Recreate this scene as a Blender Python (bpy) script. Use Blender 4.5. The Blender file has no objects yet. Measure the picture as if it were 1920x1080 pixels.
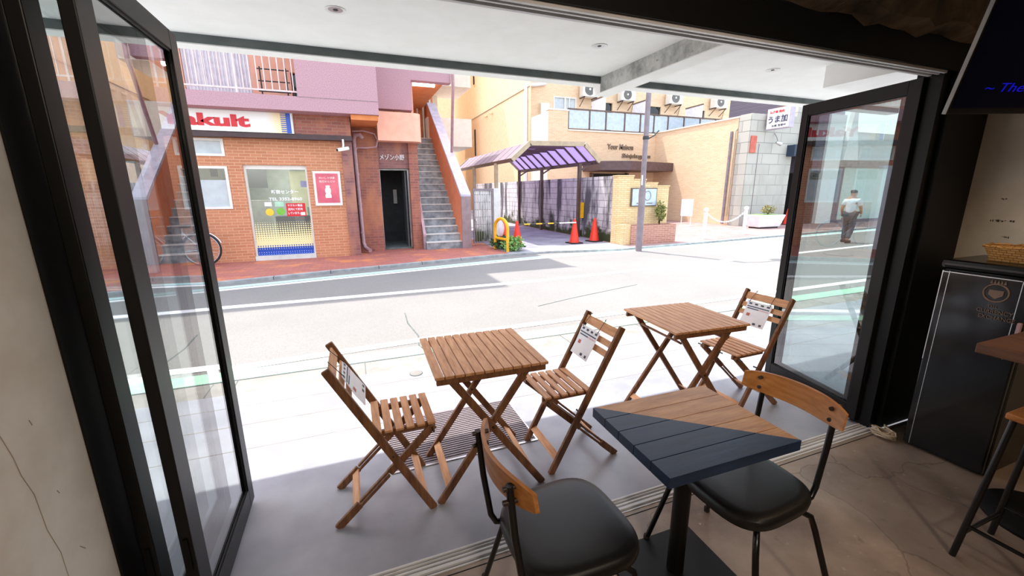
import bpy, bmesh, math, random
from mathutils import Vector, Matrix
random.seed(7)
S = bpy.context.scene
COL = S.collection
PI = math.pi
R = math.radians

# ------------------------------------------------------------------ camera, world, sun, exposure
cam_d = bpy.data.cameras.new('camera')
cam_d.sensor_width = 36.0
cam_d.lens = 776.42 / 1920 * 36.0
cam_d.clip_start = 0.02
cam_d.clip_end = 300
cam = bpy.data.objects.new('camera', cam_d)
COL.objects.link(cam)
pitch, yaw, roll = 0.230728, 0.365835, -0.005059
fwd = Vector((math.sin(yaw) * math.cos(pitch), math.cos(yaw) * math.cos(pitch), -math.sin(pitch)))
rt0 = Vector((math.cos(yaw), -math.sin(yaw), 0))
up0 = rt0.cross(fwd)
rt = rt0 * math.cos(roll) + up0 * math.sin(roll)
up = -rt0 * math.sin(roll) + up0 * math.cos(roll)
m = Matrix((rt, up, -fwd)).transposed().to_4x4()
m.translation = Vector((0, 0, 1.5))
cam.matrix_world = m
S.camera = cam

SUN_EL, SUN_AZ = R(65.1), Vector((-0.39, 0.92)).normalized()
W = bpy.data.worlds.new('sky')
S.world = W
W.use_nodes = True
nt = W.node_tree
sky = nt.nodes.new('ShaderNodeTexSky')
sky.sky_type = 'NISHITA'
sky.sun_disc = False
sky.sun_elevation = SUN_EL
sky.sun_rotation = math.atan2(SUN_AZ.x, SUN_AZ.y)
sky.air_density = 1.3
sky.dust_density = 2.5
sky.ozone_density = 1.0
haze = nt.nodes.new('ShaderNodeMixRGB')      # a thin bright summer haze over the blue
haze.inputs[0].default_value = 0.62
haze.inputs[2].default_value = (2.4, 2.4, 2.45, 1)
nt.links.new(sky.outputs[0], haze.inputs[1])
nt.links.new(haze.outputs[0], nt.nodes['Background'].inputs[0])
nt.nodes['Background'].inputs[1].default_value = 0.5
sun_d = bpy.data.lights.new('sun', 'SUN')
sun_d.energy = 3.6
sun_d.angle = R(0.6)
sun_d.color = (1.0, 0.95, 0.88)
sun = bpy.data.objects.new('sun', sun_d)
COL.objects.link(sun)
sd = Vector((SUN_AZ.x * math.cos(SUN_EL), SUN_AZ.y * math.cos(SUN_EL), math.sin(SUN_EL)))
sun.rotation_euler = sd.to_track_quat('Z', 'Y').to_euler()
S.view_settings.view_transform = 'Standard'
S.view_settings.look = 'None'
S.view_settings.gamma = 1.0
S.view_settings.use_curve_mapping = False
S.view_settings.exposure = 0.86


def lamp(name, kind, loc, energy, color, size=0.3, target=None, angle=80, size_y=None):
    d = bpy.data.lights.new(name, kind)
    d.energy = energy
    d.color = color
    if kind == 'AREA':
        d.shape = 'RECTANGLE'
        d.size = size
        d.size_y = size_y or size
    elif kind == 'SPOT':
        d.spot_size = R(angle)
        d.spot_blend = 0.5
        d.shadow_soft_size = size
    else:
        d.shadow_soft_size = size
    o = bpy.data.objects.new(name, d)
    o.location = loc
    if target is not None:
        o.rotation_euler = (Vector(target) - Vector(loc)).to_track_quat('-Z', 'Y').to_euler()
    COL.objects.link(o)
    return o


# the cafe's ceiling lamps, a fill light added inside the shop, its stairwell tube
lamp('cafe_ceiling_lamp', 'SPOT', (1.4, -0.9, 2.75), 16, (1.0, 0.80, 0.6), 0.12, (1.4, 0.7, 0), 100)
lamp('cafe_ceiling_lamp', 'SPOT', (2.7, -0.2, 2.75), 30, (1.0, 0.72, 0.46), 0.10, (2.9, 0.6, 0), 80)
lamp('cafe_ceiling_lamp', 'SPOT', (0.3, -2.2, 2.75), 95, (1.0, 0.84, 0.68), 0.12, (-0.4, 0.6, 1.0), 100)
lamp('shop_fill_light', 'AREA', (-1.8, 12.0, 2.35), 45, (0.95, 1.0, 0.95), 2.2, (-1.8, 12.0, 0), size_y=1.2)
lamp('stairwell_light', 'AREA', (2.09, 11.92, 4.19), 12, (1.0, 0.92, 0.8), 0.55, (2.09, 11.92, 0), size_y=0.08)


# ------------------------------------------------------------------ materials
def lin(c):
    if isinstance(c, str):
        c = [int(c[i:i + 2], 16) / 255 for i in (0, 2, 4)]
        c = [x / 12.92 if x <= 0.04045 else ((x + 0.055) / 1.055) ** 2.4 for x in c]
    return (c[0], c[1], c[2], 1.0)


class NT:
    def __init__(self, name):
        self.m = bpy.data.materials.new(name)
        self.m.use_nodes = True
        self.t = self.m.node_tree
        self.b = self.t.nodes['Principled BSDF']

    def n(self, kind, **kw):
        nd = self.t.nodes.new('ShaderNode' + kind)
        for k, v in kw.items():
            if k in nd.inputs.keys():
                nd.inputs[k].default_value = v
            else:
                setattr(nd, k, v)
        return nd

    def l(self, a, b):
        self.t.links.new(a, b)

    def coords(self, scale=(1, 1, 1)):
        tc = self.n('TexCoord')
        mp = self.n('Mapping')
        mp.inputs['Scale'].default_value = scale
        self.l(tc.outputs['Object'], mp.inputs[0])
        return mp.outputs[0]

    def mix(self, fac, a, b):
        mx = self.n('MixRGB')
        for s, v in ((0, fac), (1, a), (2, b)):
            if hasattr(v, 'links'):
                self.l(v, mx.inputs[s])
            else:
                mx.inputs[s].default_value = v
        return mx.outputs[0]

    def math(self, op, a, b=0.0, c=None):
        q = self.n('Math', operation=op)
        for s, v in ((0, a), (1, b), (2, c)):
            if v is None:
                continue
            if hasattr(v, 'links'):
                self.l(v, q.inputs[s])
            else:
                q.inputs[s].default_value = v
        return q.outputs[0]

    def noise(self, vec, scale, detail=4, rough=0.55):
        q = self.n('TexNoise')
        q.inputs['Scale'].default_value = scale
        q.inputs['Detail'].default_value = detail
        q.inputs['Roughness'].default_value = rough
        self.l(vec, q.inputs['Vector'])
        return q.outputs['Fac']

    def ramp(self, fac, p0, p1):
        q = self.n('MapRange')
        self.l(fac, q.inputs[0])
        q.inputs[1].default_value = p0
        q.inputs[2].default_value = p1
        return q.outputs[0]

    def bump(self, h, strength, dist=0.01):
        q = self.n('Bump')
        q.inputs['Strength'].default_value = strength
        q.inputs['Distance'].default_value = dist
        self.l(h, q.inputs['Height'])
        self.l(q.outputs[0], self.b.inputs['Normal'])


def M(name, c1, c2=None, rough=0.6, metal=0.0, scale=6, stretch=(1, 1, 1), bump=0.0, lo=0.35, hi=0.65, spec=0.5, coat=0.0):
    k = NT(name)
    k.b.inputs['Roughness'].default_value = rough
    k.b.inputs['Metallic'].default_value = metal
    k.b.inputs['Specular IOR Level'].default_value = spec
    k.b.inputs['Coat Weight'].default_value = coat
    c1 = lin(c1)
    c2 = lin(c2) if c2 else tuple(x * 0.9 for x in c1[:3]) + (1,)
    v = k.coords(stretch)
    f = k.noise(v, scale)
    k.l(k.mix(k.ramp(f, lo, hi), c1, c2), k.b.inputs['Base Color'])
    if bump:
        k.bump(k.noise(v, scale * 4, 5), bump)
    return k.m


def brick(name, c1, c2, mortar, bw, bh, ms=0.008, rough=0.8, stain=None, stain_scale=1.2, bias=0.0, offset=0.5, bump=0.25):
    k = NT(name)
    k.b.inputs['Roughness'].default_value = rough
    tc = k.n('TexCoord')
    sx = k.n('SeparateXYZ')
    k.l(tc.outputs['Object'], sx.inputs[0])
    cb = k.n('CombineXYZ')
    k.l(k.math('ADD', sx.outputs[0], sx.outputs[1]), cb.inputs[0])
    k.l(sx.outputs[2], cb.inputs[1])
    br = k.n('TexBrick')
    br.offset = offset
    k.l(cb.outputs[0], br.inputs['Vector'])
    for a, b in (('Color1', lin(c1)), ('Color2', lin(c2)), ('Mortar', lin(mortar)), ('Scale', 1.0), ('Mortar Size', ms),
                 ('Brick Width', bw), ('Row Height', bh), ('Bias', bias), ('Mortar Smooth', 0.1)):
        br.inputs[a].default_value = b
    col = br.outputs['Color']
    if stain:
        q = k.coords((1, 1, 0.45))
        col = k.mix(k.ramp(k.noise(q, stain_scale, 6), 0.50, 0.68), col, lin(stain))
    k.l(col, k.b.inputs['Base Color'])
    k.bump(k.math('SUBTRACT', 1.0, br.outputs['Fac']), bump, 0.01)
    return k.m


def paver(name, c1, c2, mortar, bw, bh, c3=None, rough=0.8):
    k = NT(name)
    k.b.inputs['Roughness'].default_value = rough
    v = k.coords()
    br = k.n('TexBrick')
    k.l(v, br.inputs['Vector'])
    for a, b in (('Color1', lin(c1)), ('Color2', lin(c2)), ('Mortar', lin(mortar)), ('Scale', 1.0), ('Mortar Size', 0.008),
                 ('Brick Width', bw), ('Row Height', bh)):
        br.inputs[a].default_value = b
    col = br.outputs['Color']
    if c3:
        col = k.mix(k.ramp(k.noise(v, 1.6, 5), 0.52, 0.66), col, lin(c3))
    k.l(col, k.b.inputs['Base Color'])
    return k.m


def glass(name, tint=(0.93, 0.97, 0.95)):
    k = NT(name)
    t = k.t
    tr = k.n('BsdfTransparent')
    tr.inputs[0].default_value = (*tint, 1)
    gl = k.n('BsdfGlossy')
    gl.inputs['Roughness'].default_value = 0.0
    fr = k.n('Fresnel')
    fr.inputs[0].default_value = 1.5
    ge = k.n('NewGeometry')
    # the four surfaces of a double glazed unit: 4F / (1 + 3F)
    f2 = k.math('DIVIDE', k.math('MULTIPLY', fr.outputs[0], 4.0), k.math('MULTIPLY_ADD', fr.outputs[0], 3.0, 1.0))
    fac = k.math('MULTIPLY', f2, k.math('SUBTRACT', 1.0, ge.outputs['Backfacing']))
    mx = k.n('MixShader')
    k.l(fac, mx.inputs[0])
    k.l(tr.outputs[0], mx.inputs[1])
    k.l(gl.outputs[0], mx.inputs[2])
    k.l(mx.outputs[0], t.nodes['Material Output'].inputs[0])
    return k.m


def emit(name, col, strength):
    k = NT(name)
    k.b.inputs['Base Color'].default_value = lin(col)
    k.b.inputs['Emission Color'].default_value = lin(col)
    k.b.inputs['Emission Strength'].default_value = strength
    k.b.inputs['Specular IOR Level'].default_value = 0.15
    k.b.inputs['Roughness'].default_value = 0.3
    return k.m


def translucent(name, col, gloss_col, fac=0.55):
    k = NT(name)
    tr = k.n('BsdfTranslucent')
    tr.inputs[0].default_value = lin(col)
    k.b.inputs['Base Color'].default_value = lin(gloss_col)
    k.b.inputs['Roughness'].default_value = 0.3
    mx = k.n('MixShader')
    mx.inputs[0].default_value = fac
    k.l(k.b.outputs[0], mx.inputs[1])
    k.l(tr.outputs[0], mx.inputs[2])
    k.l(mx.outputs[0], k.t.nodes['Material Output'].inputs[0])
    return k.m


def floor_concrete():
    k = NT('brown_floor_concrete')
    v = k.coords()
    a = k.noise(v, 1.3, 6, 0.6)
    c = k.mix(k.ramp(a, 0.35, 0.65), lin('b4a292'), lin('6f5e52'))
    b = k.noise(v, 9, 6, 0.7)
    c = k.mix(k.ramp(b, 0.6, 0.8), c, lin('4a3d36'))
    d = k.noise(v, 22, 4, 0.7)
    c = k.mix(k.ramp(d, 0.64, 0.74), c, lin('c4b4a2'))
    # trowelled patches of two tones, edged by hairline cracks
    wv = k.n('MixRGB', blend_type='ADD')
    wv.inputs[0].default_value = 1
    nz = k.n('TexNoise')
    nz.inputs['Scale'].default_value = 2.2
    nz.inputs['Detail'].default_value = 5
    k.l(v, nz.inputs['Vector'])
    sc = k.n('VectorMath', operation='SCALE')
    sc.inputs['Scale'].default_value = 0.35
    k.l(nz.outputs['Color'], sc.inputs[0])
    k.l(v, wv.inputs[1])
    k.l(sc.outputs[0], wv.inputs[2])
    vo = k.n('TexVoronoi', feature='DISTANCE_TO_EDGE')
    vo.inputs['Scale'].default_value = 1.1
    k.l(wv.outputs[0], vo.inputs['Vector'])
    vc = k.n('TexVoronoi')
    vc.inputs['Scale'].default_value = 1.1
    k.l(wv.outputs[0], vc.inputs['Vector'])
    tone = k.n('RGBToBW')
    k.l(vc.outputs['Color'], tone.inputs[0])
    c = k.mix(k.math('MULTIPLY', tone.outputs[0], 0.45), c, lin('75655a'))
    c = k.mix(k.math('MULTIPLY', k.math('LESS_THAN', vo.outputs['Distance'], 0.0035), 0.4), c, lin('4a3e36'))
    k.l(c, k.b.inputs['Base Color'])
    k.l(k.ramp(a, 0.2, 0.9), k.b.inputs['Roughness'])
    k.b.inputs['Roughness'].default_value = 0.45
    q = k.math('MULTIPLY_ADD', a, 0.3, 0.28)
    k.l(q, k.b.inputs['Roughness'])
    k.bump(b, 0.1)
    return k.m


def painted_top(wd, dp):
    """planks stained brown on one side of the diagonal and navy on the other"""
    k = NT('two_tone_table_planks')
    tc = k.n('TexCoord')
    sx = k.n('SeparateXYZ')
    k.l(tc.outputs['Object'], sx.inputs[0])
    s = k.math('ADD', k.math('DIVIDE', sx.outputs[0], wd), k.math('DIVIDE', sx.outputs[1], dp))
    fac = k.math('GREATER_THAN', s, 0.012)
    v = k.coords((1.2, 9, 9))
    g = k.noise(v, 5, 6, 0.65)
    wood = k.mix(k.ramp(g, 0.3, 0.7), lin('d9a673'), lin('ad784c'))
    navy = k.mix(k.ramp(g, 0.3, 0.75), lin('0f2540'), lin('193657'))
    k.l(k.mix(fac, navy, wood), k.b.inputs['Base Color'])
    k.b.inputs['Roughness'].default_value = 0.42
    k.bump(g, 0.08)
    return k.m


def film():
    """printed door film: cream dots thickening downward, blue band of dots at the foot"""
    k = NT('dotted_door_film')
    tc = k.n('TexCoord')
    sx = k.n('SeparateXYZ')
    k.l(tc.outputs['Object'], sx.inputs[0])
    P = 0.048
    u = k.math('SUBTRACT', k.math('FRACT', k.math('DIVIDE', sx.outputs[0], P)), 0.5)
    w = k.math('SUBTRACT', k.math('FRACT', k.math('DIVIDE', sx.outputs[2], P)), 0.5)
    r = k.math('SQRT', k.math('ADD', k.math('MULTIPLY', u, u), k.math('MULTIPLY', w, w)))
    z = sx.outputs[2]
    rad = k.n('MapRange')
    k.l(z, rad.inputs[0])
    for i, q in ((1, 0.84), (2, 0.28), (3, 0.22), (4, 0.72)):
        rad.inputs[i].default_value = q
    dot = k.math('LESS_THAN', r, rad.outputs[0])
    blue_r = k.n('MapRange')
    k.l(z, blue_r.inputs[0])
    for i, q in ((1, 0.36), (2, 0.2), (3, 0.1), (4, 0.75)):
        blue_r.inputs[i].default_value = q
    blue = k.math('LESS_THAN', r, blue_r.outputs[0])
    lowz = k.math('LESS_THAN', z, 0.36)
    blue = k.math('MULTIPLY', blue, lowz)
    wdot = k.math('MULTIPLY', k.math('LESS_THAN', z, 0.17), k.math('LESS_THAN', r, 0.16))
    wdot = k.math('MULTIPLY', wdot, k.math('GREATER_THAN', z, 0.12))
    c = k.mix(blue, lin('efe2a8'), lin('1745a8'))
    c = k.mix(wdot, c, lin('e8ecf6'))
    k.l(c, k.b.inputs['Base Color'])
    any_ = k.math('MAXIMUM', dot, blue)
    tr = k.n('BsdfTransparent')
    mx = k.n('MixShader')
    k.l(any_, mx.inputs[0])
    k.l(tr.outputs[0], mx.inputs[1])
    k.l(k.b.outputs[0], mx.inputs[2])
    k.l(mx.outputs[0], k.t.nodes['Material Output'].inputs[0])
    return k.m


def sign_face(x0, x1):
    """printed shop sign: white, a yellow fade and dotted blue bars at both ends"""
    k = NT('printed_sign_face')
    tc = k.n('TexCoord')
    sx = k.n('SeparateXYZ')
    k.l(tc.outputs['Object'], sx.inputs[0])
    x = sx.outputs[0]
    mid, half = (x0 + x1) / 2, (x1 - x0) / 2
    d = k.math('SUBTRACT', half, k.math('ABSOLUTE', k.math('SUBTRACT', x, mid)))
    yel = k.n('MapRange')
    k.l(d, yel.inputs[0])
    for i, q in ((1, 0.1), (2, 0.48), (3, 1.0), (4, 0.0)):
        yel.inputs[i].default_value = q
    c = k.mix(yel.outputs[0], lin('f4f4f2'), lin('f3d36a'))
    P = 0.04
    w = k.math('ABSOLUTE', k.math('SUBTRACT', k.math('FRACT', k.math('DIVIDE', sx.outputs[2], P)), 0.5))
    edge = k.math('MULTIPLY_ADD', k.math('LESS_THAN', w, 0.26), 0.10, 0.11)
    c = k.mix(k.math('LESS_THAN', d, edge), c, lin('2a52b8'))
    c = k.mix(k.math('LESS_THAN', d, 0.02), c, lin('f4f4f2'))
    k.l(c, k.b.inputs['Base Color'])
    k.b.inputs['Roughness'].default_value = 0.3
    return k.m


def stained_block():
    k = NT('stained_concrete_block')
    tc = k.n('TexCoord')
    sx = k.n('SeparateXYZ')
    k.l(tc.outputs['Object'], sx.inputs[0])
    cb = k.n('CombineXYZ')
    k.l(k.math('ADD', sx.outputs[0], sx.outputs[1]), cb.inputs[0])
    k.l(sx.outputs[2], cb.inputs[1])
    br = k.n('TexBrick')
    k.l(cb.outputs[0], br.inputs['Vector'])
    for a, b in (('Color1', lin('dcd6d4')), ('Color2', lin('c9c2c3')), ('Mortar', lin('857f82')), ('Scale', 1.0), ('Mortar Size', 0.008),
                 ('Brick Width', 0.4), ('Row Height', 0.2)):
        br.inputs[a].default_value = b
    q = k.coords((1.4, 1.4, 0.22))
    c = k.mix(k.ramp(k.noise(q, 1.5, 6, 0.65), 0.47, 0.58), br.outputs[0], lin('57535a'))
    moss = k.math('ADD', k.noise(k.coords(), 2.5, 5), k.math('MULTIPLY', sx.outputs[2], -0.55))
    c = k.mix(k.ramp(moss, 0.26, 0.42), c, lin('38401f'))
    k.l(c, k.b.inputs['Base Color'])
    k.b.inputs['Roughness'].default_value = 0.9
    return k.m


def road_mat():
    k = NT('asphalt')
    v = k.coords()
    a = k.noise(v, 0.7, 5, 0.6)
    b = k.noise(v, 90, 3, 0.7)
    c = k.mix(k.ramp(a, 0.3, 0.7), lin('8a8783'), lin('807e7b'))
    c = k.mix(k.ramp(b, 0.45, 0.75), c, lin('6e6d6c'))
    k.l(c, k.b.inputs['Base Color'])
    k.b.inputs['Roughness'].default_value = 0.85
    k.bump(b, 0.2)
    return k.m


def rough_beam():
    k = NT('rough_grey_mortar')
    v = k.coords()
    a = k.noise(v, 5, 7, 0.7)
    c = k.mix(k.ramp(a, 0.42, 0.62), lin('c9cac6'), lin('8c8f8c'))
    b = k.noise(k.coords((1, 1, 2)), 14, 6, 0.8)
    c = k.mix(k.ramp(b, 0.60, 0.70), c, lin('4e5150'))
    k.l(c, k.b.inputs['Base Color'])
    k.b.inputs['Roughness'].default_value = 0.9
    k.bump(b, 0.3)
    return k.m


def worn_paint(name, col, under, amount=0.55):
    k = NT(name)
    a = k.noise(k.coords(), 14, 6, 0.75)
    k.l(k.mix(k.ramp(a, amount, amount + 0.12), lin(col), lin(under)), k.b.inputs['Base Color'])
    k.b.inputs['Roughness'].default_value = 0.8
    return k.m


MAT = {}
for nm, a in {
    'white_plaster': ('f7f7f5', 'f2f2ef', 0.7), 'cream_wall': ('ded6c9', 'cfc5b6', 0.8), 'black_metal': ('070707', '050505', 0.5),
    'charcoal_frame': ('111010', '0c0c0c', 0.42), 'rail_alu': ('dedede', 'cfcfd0', 0.35), 'alu': ('c8c8c8', 'b4b4b6', 0.32), 'dark_gap': ('060606', '040404', 0.7),
    'terrace': ('9b9aa2', '8a8992', 0.5), 'gutter': ('9b9792', '86827d', 0.85), 'kerb': ('a5a6a6', '8a8c8d', 0.85),
    'white_paint': ('f0f0ee', 'e2e2df', 0.6), 'salmon': ('efb79e', 'e8ab92', 0.8), 'orange_paint': ('e28a62', 'd97f58', 0.7),
    'orange_soffit': ('d9874f', 'cf7a45', 0.8), 'cap_grey': ('c9c2cf', 'b5adbb', 0.7), 'stair_concrete': ('a3a6a9', '74777b', 0.85),
    'post_mauve': ('9a8587', '8b7678', 0.8), 'rail_pink': ('e5cdc9', 'd8bcb8', 0.5), 'dark_brown': ('4a3436', '3e2b2d', 0.5),
    'pipe_pink': ('b9969b', 'a98489', 0.5), 'curtain': ('e6dcdf', 'cfc5cd', 0.9), 'dark_glass': ('1c1f22', '14171a', 0.08),
    'frost': ('c3c9cb', 'b6bdc0', 0.25), 'win_frame': ('e8e4dc', 'ddd9d0', 0.5), 'interior_pale': ('b9bdb2', 'a9ada3', 0.8),
    'beige_door': ('c9c2a2', 'bdb694', 0.7), 'dark_void': ('17191a', '101112', 0.8), 'door_grey': ('5a5d5e', '4c4f50', 0.5),
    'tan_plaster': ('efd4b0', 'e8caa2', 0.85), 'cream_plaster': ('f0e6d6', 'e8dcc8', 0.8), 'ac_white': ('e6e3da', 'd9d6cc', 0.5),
    'fan_grey': ('6f6c67', '5f5c58', 0.6), 'ac_dark': ('3c3d3e', '303132', 0.6), 'panel_white': ('eceaf0', 'dedce4', 0.5), 'brown_rail': ('6b5a50', '5c4c43', 0.5),
    'frost_panel': ('c4d2dc', 'b4c4d0', 0.25), 'canopy_brown': ('5b4647', '4e3b3c', 0.5), 'bronze': ('8a7260', '7a6452', 0.4),
    'pole_grey': ('8b7f85', '7b7076', 0.45), 'cone_orange': ('e8371f', 'd92f1a', 0.5), 'rubber': ('2a2022', '211a1b', 0.8),
    'yellow': ('f2b51d', 'e6a815', 0.45), 'bag_white': ('e9e4ea', 'd5ccd6', 0.6), 'red_plastic': ('c9252b', 'b81f26', 0.5),
    'chain_white': ('e8e5e4', 'd8d5d4', 0.5), 'soil': ('57452f', '45361f', 0.95), 'planter_white': ('ecebec', 'dddce0', 0.6),
    'stone_light': ('d7d6d2', 'c8c7c3', 0.8), 'sign_white': ('f3f1ee', 'eceae6', 0.4), 'sign_side': ('b9b0c0', 'aaa1b2', 0.5),
    'ink_navy': ('2b2f52', '23264a', 0.5), 'ink_red': ('d8262f', 'cc202a', 0.4), 'ink_white': ('f4f4f4', 'ececec', 0.5),
    'green_pale': ('b9dcc4', 'a5cdb2', 0.5), 'pale_screen': ('d3e2da', 'c7d8cf', 0.4), 'ribbed': ('77727f', '6b6673', 0.7),
    'navy_awning': ('2c3f52', '253547', 0.7), 'brown_recess': ('7a6450', '655240', 0.8), 'far_lilac': ('cfcad6', 'c2bdca', 0.8),
    'leather': ('0e0d0c', '0a0909', 0.40), 'tube_black': ('0a0a0b', '070708', 0.28), 'bolt': ('3a2c26', '2c211c', 0.35),
    'fridge_black': ('080809', '060607', 0.12), 'chrome': ('dcdcdc', 'cfcfcf', 0.15), 'crest_bronze': ('7a6250', '6a5444', 0.4),
    'tv_black': ('0b0b0d', '08080a', 0.25), 'cord': ('d2c3aa', 'c4b49a', 0.7), 'paper': ('f1eff0', 'e6e3e6', 0.7),
    'print_dark': ('4a5266', '3a4254', 0.7), 'print_red': ('c9705f', 'b85e50', 0.7), 'print_pink': ('e3b7bd', 'd9a9b0', 0.7), 'tie_black': ('1c1a1a', '141212', 0.5),
    'skin': ('c99476', 'bd8768', 0.6), 'shirt_white': ('eef1f4', 'dfe3e8', 0.8), 'trousers': ('4d535c', '434850', 0.8),
    'hair_dark': ('1d1916', '15110f', 0.6), 'tyre': ('1e1e20', '161618', 0.7), 'steel': ('cfd1d4', 'bfc1c5', 0.25),
    'bike_frame': ('3d4248', '33383d', 0.4), 'crack_tone': ('ab9e8f', '9a8d7e', 0.9), 'mark_grey': ('4a463e', '3a362f', 0.9), 'manhole': ('8d8a86', '7a7773', 0.7),
    'sticker_yellow': ('eecb3c', 'e6bf2c', 0.5), 'sticker_green': ('7cc242', '6cb436', 0.5), 'bottle_cream': ('f3e6dc', 'ead9cc', 0.4),
    'lilac_box': ('b8acd8', 'aa9ece', 0.5), 'mint_bottle': ('8fc9b4', '7fbca6', 0.4),
}.items():
    MAT[nm] = M(nm, a[0], a[1], a[2], metal=1.0 if nm in ('alu', 'chrome', 'steel') else 0.0)
MAT['leather'].node_tree.nodes['Principled BSDF'].inputs['Specular IOR Level'].default_value = 0.5
for q_ in ('charcoal_frame', 'black_metal'):
    MAT[q_].node_tree.nodes['Principled BSDF'].inputs['Specular IOR Level'].default_value = 0.3
MAT['glass'] = glass('clear_glass', (0.80, 0.84, 0.83))
MAT['shop_glass'] = glass('shop_glass', (0.86, 0.90, 0.89))
MAT['floor'] = floor_concrete()
MAT['road'] = road_mat()
MAT['beam'] = rough_beam()
MAT['grey_mortar'] = M('grey_mortar', '6a7270', '565e5c', 0.9, scale=4, bump=0.2)
MAT['terrace'] = M('terrace_screed', 'a4a6ae', '8b8d96', 0.38, scale=2.2, bump=0.03)
MAT['brown_concrete'] = M('brown_rough_concrete', '84735e', '3d342b', 0.95, scale=4, bump=0.9, lo=0.3, hi=0.6)
MAT['wood'] = M('teak_slats', 'e2ab7c', 'bd8458', 0.5, scale=7, stretch=(9, 1, 9), bump=0.06, lo=0.3, hi=0.7)
MAT['wood_leg_shaded'] = M('teak_legs_shaded', '8f6340', '663f26', 0.5, scale=7, stretch=(9, 2, 1.2), bump=0.06, lo=0.3, hi=0.7)  # same teak made darker, backlit shade of the legs put into the colour
MAT['ply'] = M('bent_plywood', 'c98a4e', 'a8692f', 0.38, scale=6, stretch=(10, 1, 10), lo=0.3, hi=0.7)
MAT['stool_wood'] = M('stool_wood', 'b97a42', '8e5528', 0.45, scale=6, stretch=(1, 8, 8), lo=0.3, hi=0.7)
MAT['bar_wood'] = M('bar_wood', '6f4a34', '4d301f', 0.5, scale=6, stretch=(8, 1, 8), lo=0.3, hi=0.7)
MAT['wicker'] = brick('woven_wicker', 'd8a763', 'c38f4b', '8a5c2a', 0.03, 0.012, 0.0015, 0.7, bump=0.8)
MAT['brick_orange'] = brick('orange_brick', 'c98763', 'bb7a57', 'd3a283', 0.21, 0.062, 0.006)
MAT['tile_brown'] = brick('brown_glazed_tile', '93605a', '7d4d4c', '8f6a66', 0.2, 0.065, 0.006, 0.5, stain='a8705c', stain_scale=3.0)
MAT['tile_red'] = brick('red_brown_tile', 'a4604c', '8a4f44', '9b7468', 0.2, 0.065, 0.006, 0.6, stain='b87554', stain_scale=2.2)
MAT['pebble'] = M('mauve_pebble_dash', 'd6aeb4', '9d747f', 0.95, scale=85, bump=0.6, lo=0.32, hi=0.68)
MAT['brick_tan'] = brick('tan_brick', 'e6c5a2', 'dcb791', 'e6d0b4', 0.24, 0.06, 0.007)
MAT['brick_cream'] = brick('cream_brick', 'e6cda2', 'd9bd8c', 'c9a878', 0.2, 0.055, 0.007)
MAT['brick_planter'] = brick('pink_planter_brick', 'b98472', 'a87462', 'c9a597', 0.2, 0.055, 0.006)
MAT['stone'] = brick('grey_stone_cladding', 'b8b7ae', 'acaba3', '87877f', 0.95, 0.42, 0.014, 0.6, stain='a09f96', stain_scale=0.8, bump=0.15)
MAT['block'] = stained_block()
MAT['pav_red'] = paver('red_paving_bricks', 'b4685a', 'a25c52', 'a4786e', 0.2, 0.1, 'd08252')
MAT['pav_pink'] = paver('pink_paving_tiles', 'a98a86', '967874', '8f7c79', 0.3, 0.3)
MAT['driveway'] = M('driveway_concrete', 'a2a2aa', '85858d', 0.85, scale=1.6, bump=0.05)
MAT['poly'] = translucent('purple_polycarbonate', 'd2c2f2', 'cfcac0', 0.6)
MAT['poly_clear'] = translucent('pale_polycarbonate', 'f0e6ee', 'cfc8cc', 0.7)
MAT['carport_metal'] = M('carport_brown_metal', '5a4540', '4b3935', 0.45)
MAT['carport_beige'] = M('carport_beige_trim', 'b9a68c', 'a8957b', 0.5)
MAT['leaf'] = M('green_leaves', '8fb866', '5f8c44', 0.6, scale=12)
MAT['leaf_dark'] = M('dark_green_leaves', '3f6636', '2c4a28', 0.6, scale=12)
MAT['leaf_dry'] = M('dry_reddish_leaves', 'a98560', '8a9a5c', 0.7, scale=12)
MAT['leaf_olive'] = M('olive_leaves', '8a8c46', '6a6f34', 0.7, scale=12)
MAT['film'] = film()
MAT['green_strip'] = worn_paint('worn_green_paint', '9fd4b4', 'b9b9b6', 0.5)
MAT['cyan_line'] = worn_paint('worn_mint_line', 'b7dcd6', 'a6a9ae', 0.58)
MAT['worn_white'] = worn_paint('worn_white_line', 'f2f2ef', 'b0b0b2', 0.62)
MAT['poster_red'] = M('poster_red_print', 'e0707a', 'c9586c', 0.4, scale=3)
MAT['tube_light'] = emit('fluorescent_tube', 'fff4e0', 6.0)
MAT['tv_text'] = emit('blue_screen_text', '1a1aff', 0.13)
MAT['tv_screen'] = emit('dark_blue_screen', '01020c', 0.2)

# ------------------------------------------------------------------ mesh helpers
STATIC = {}


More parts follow.
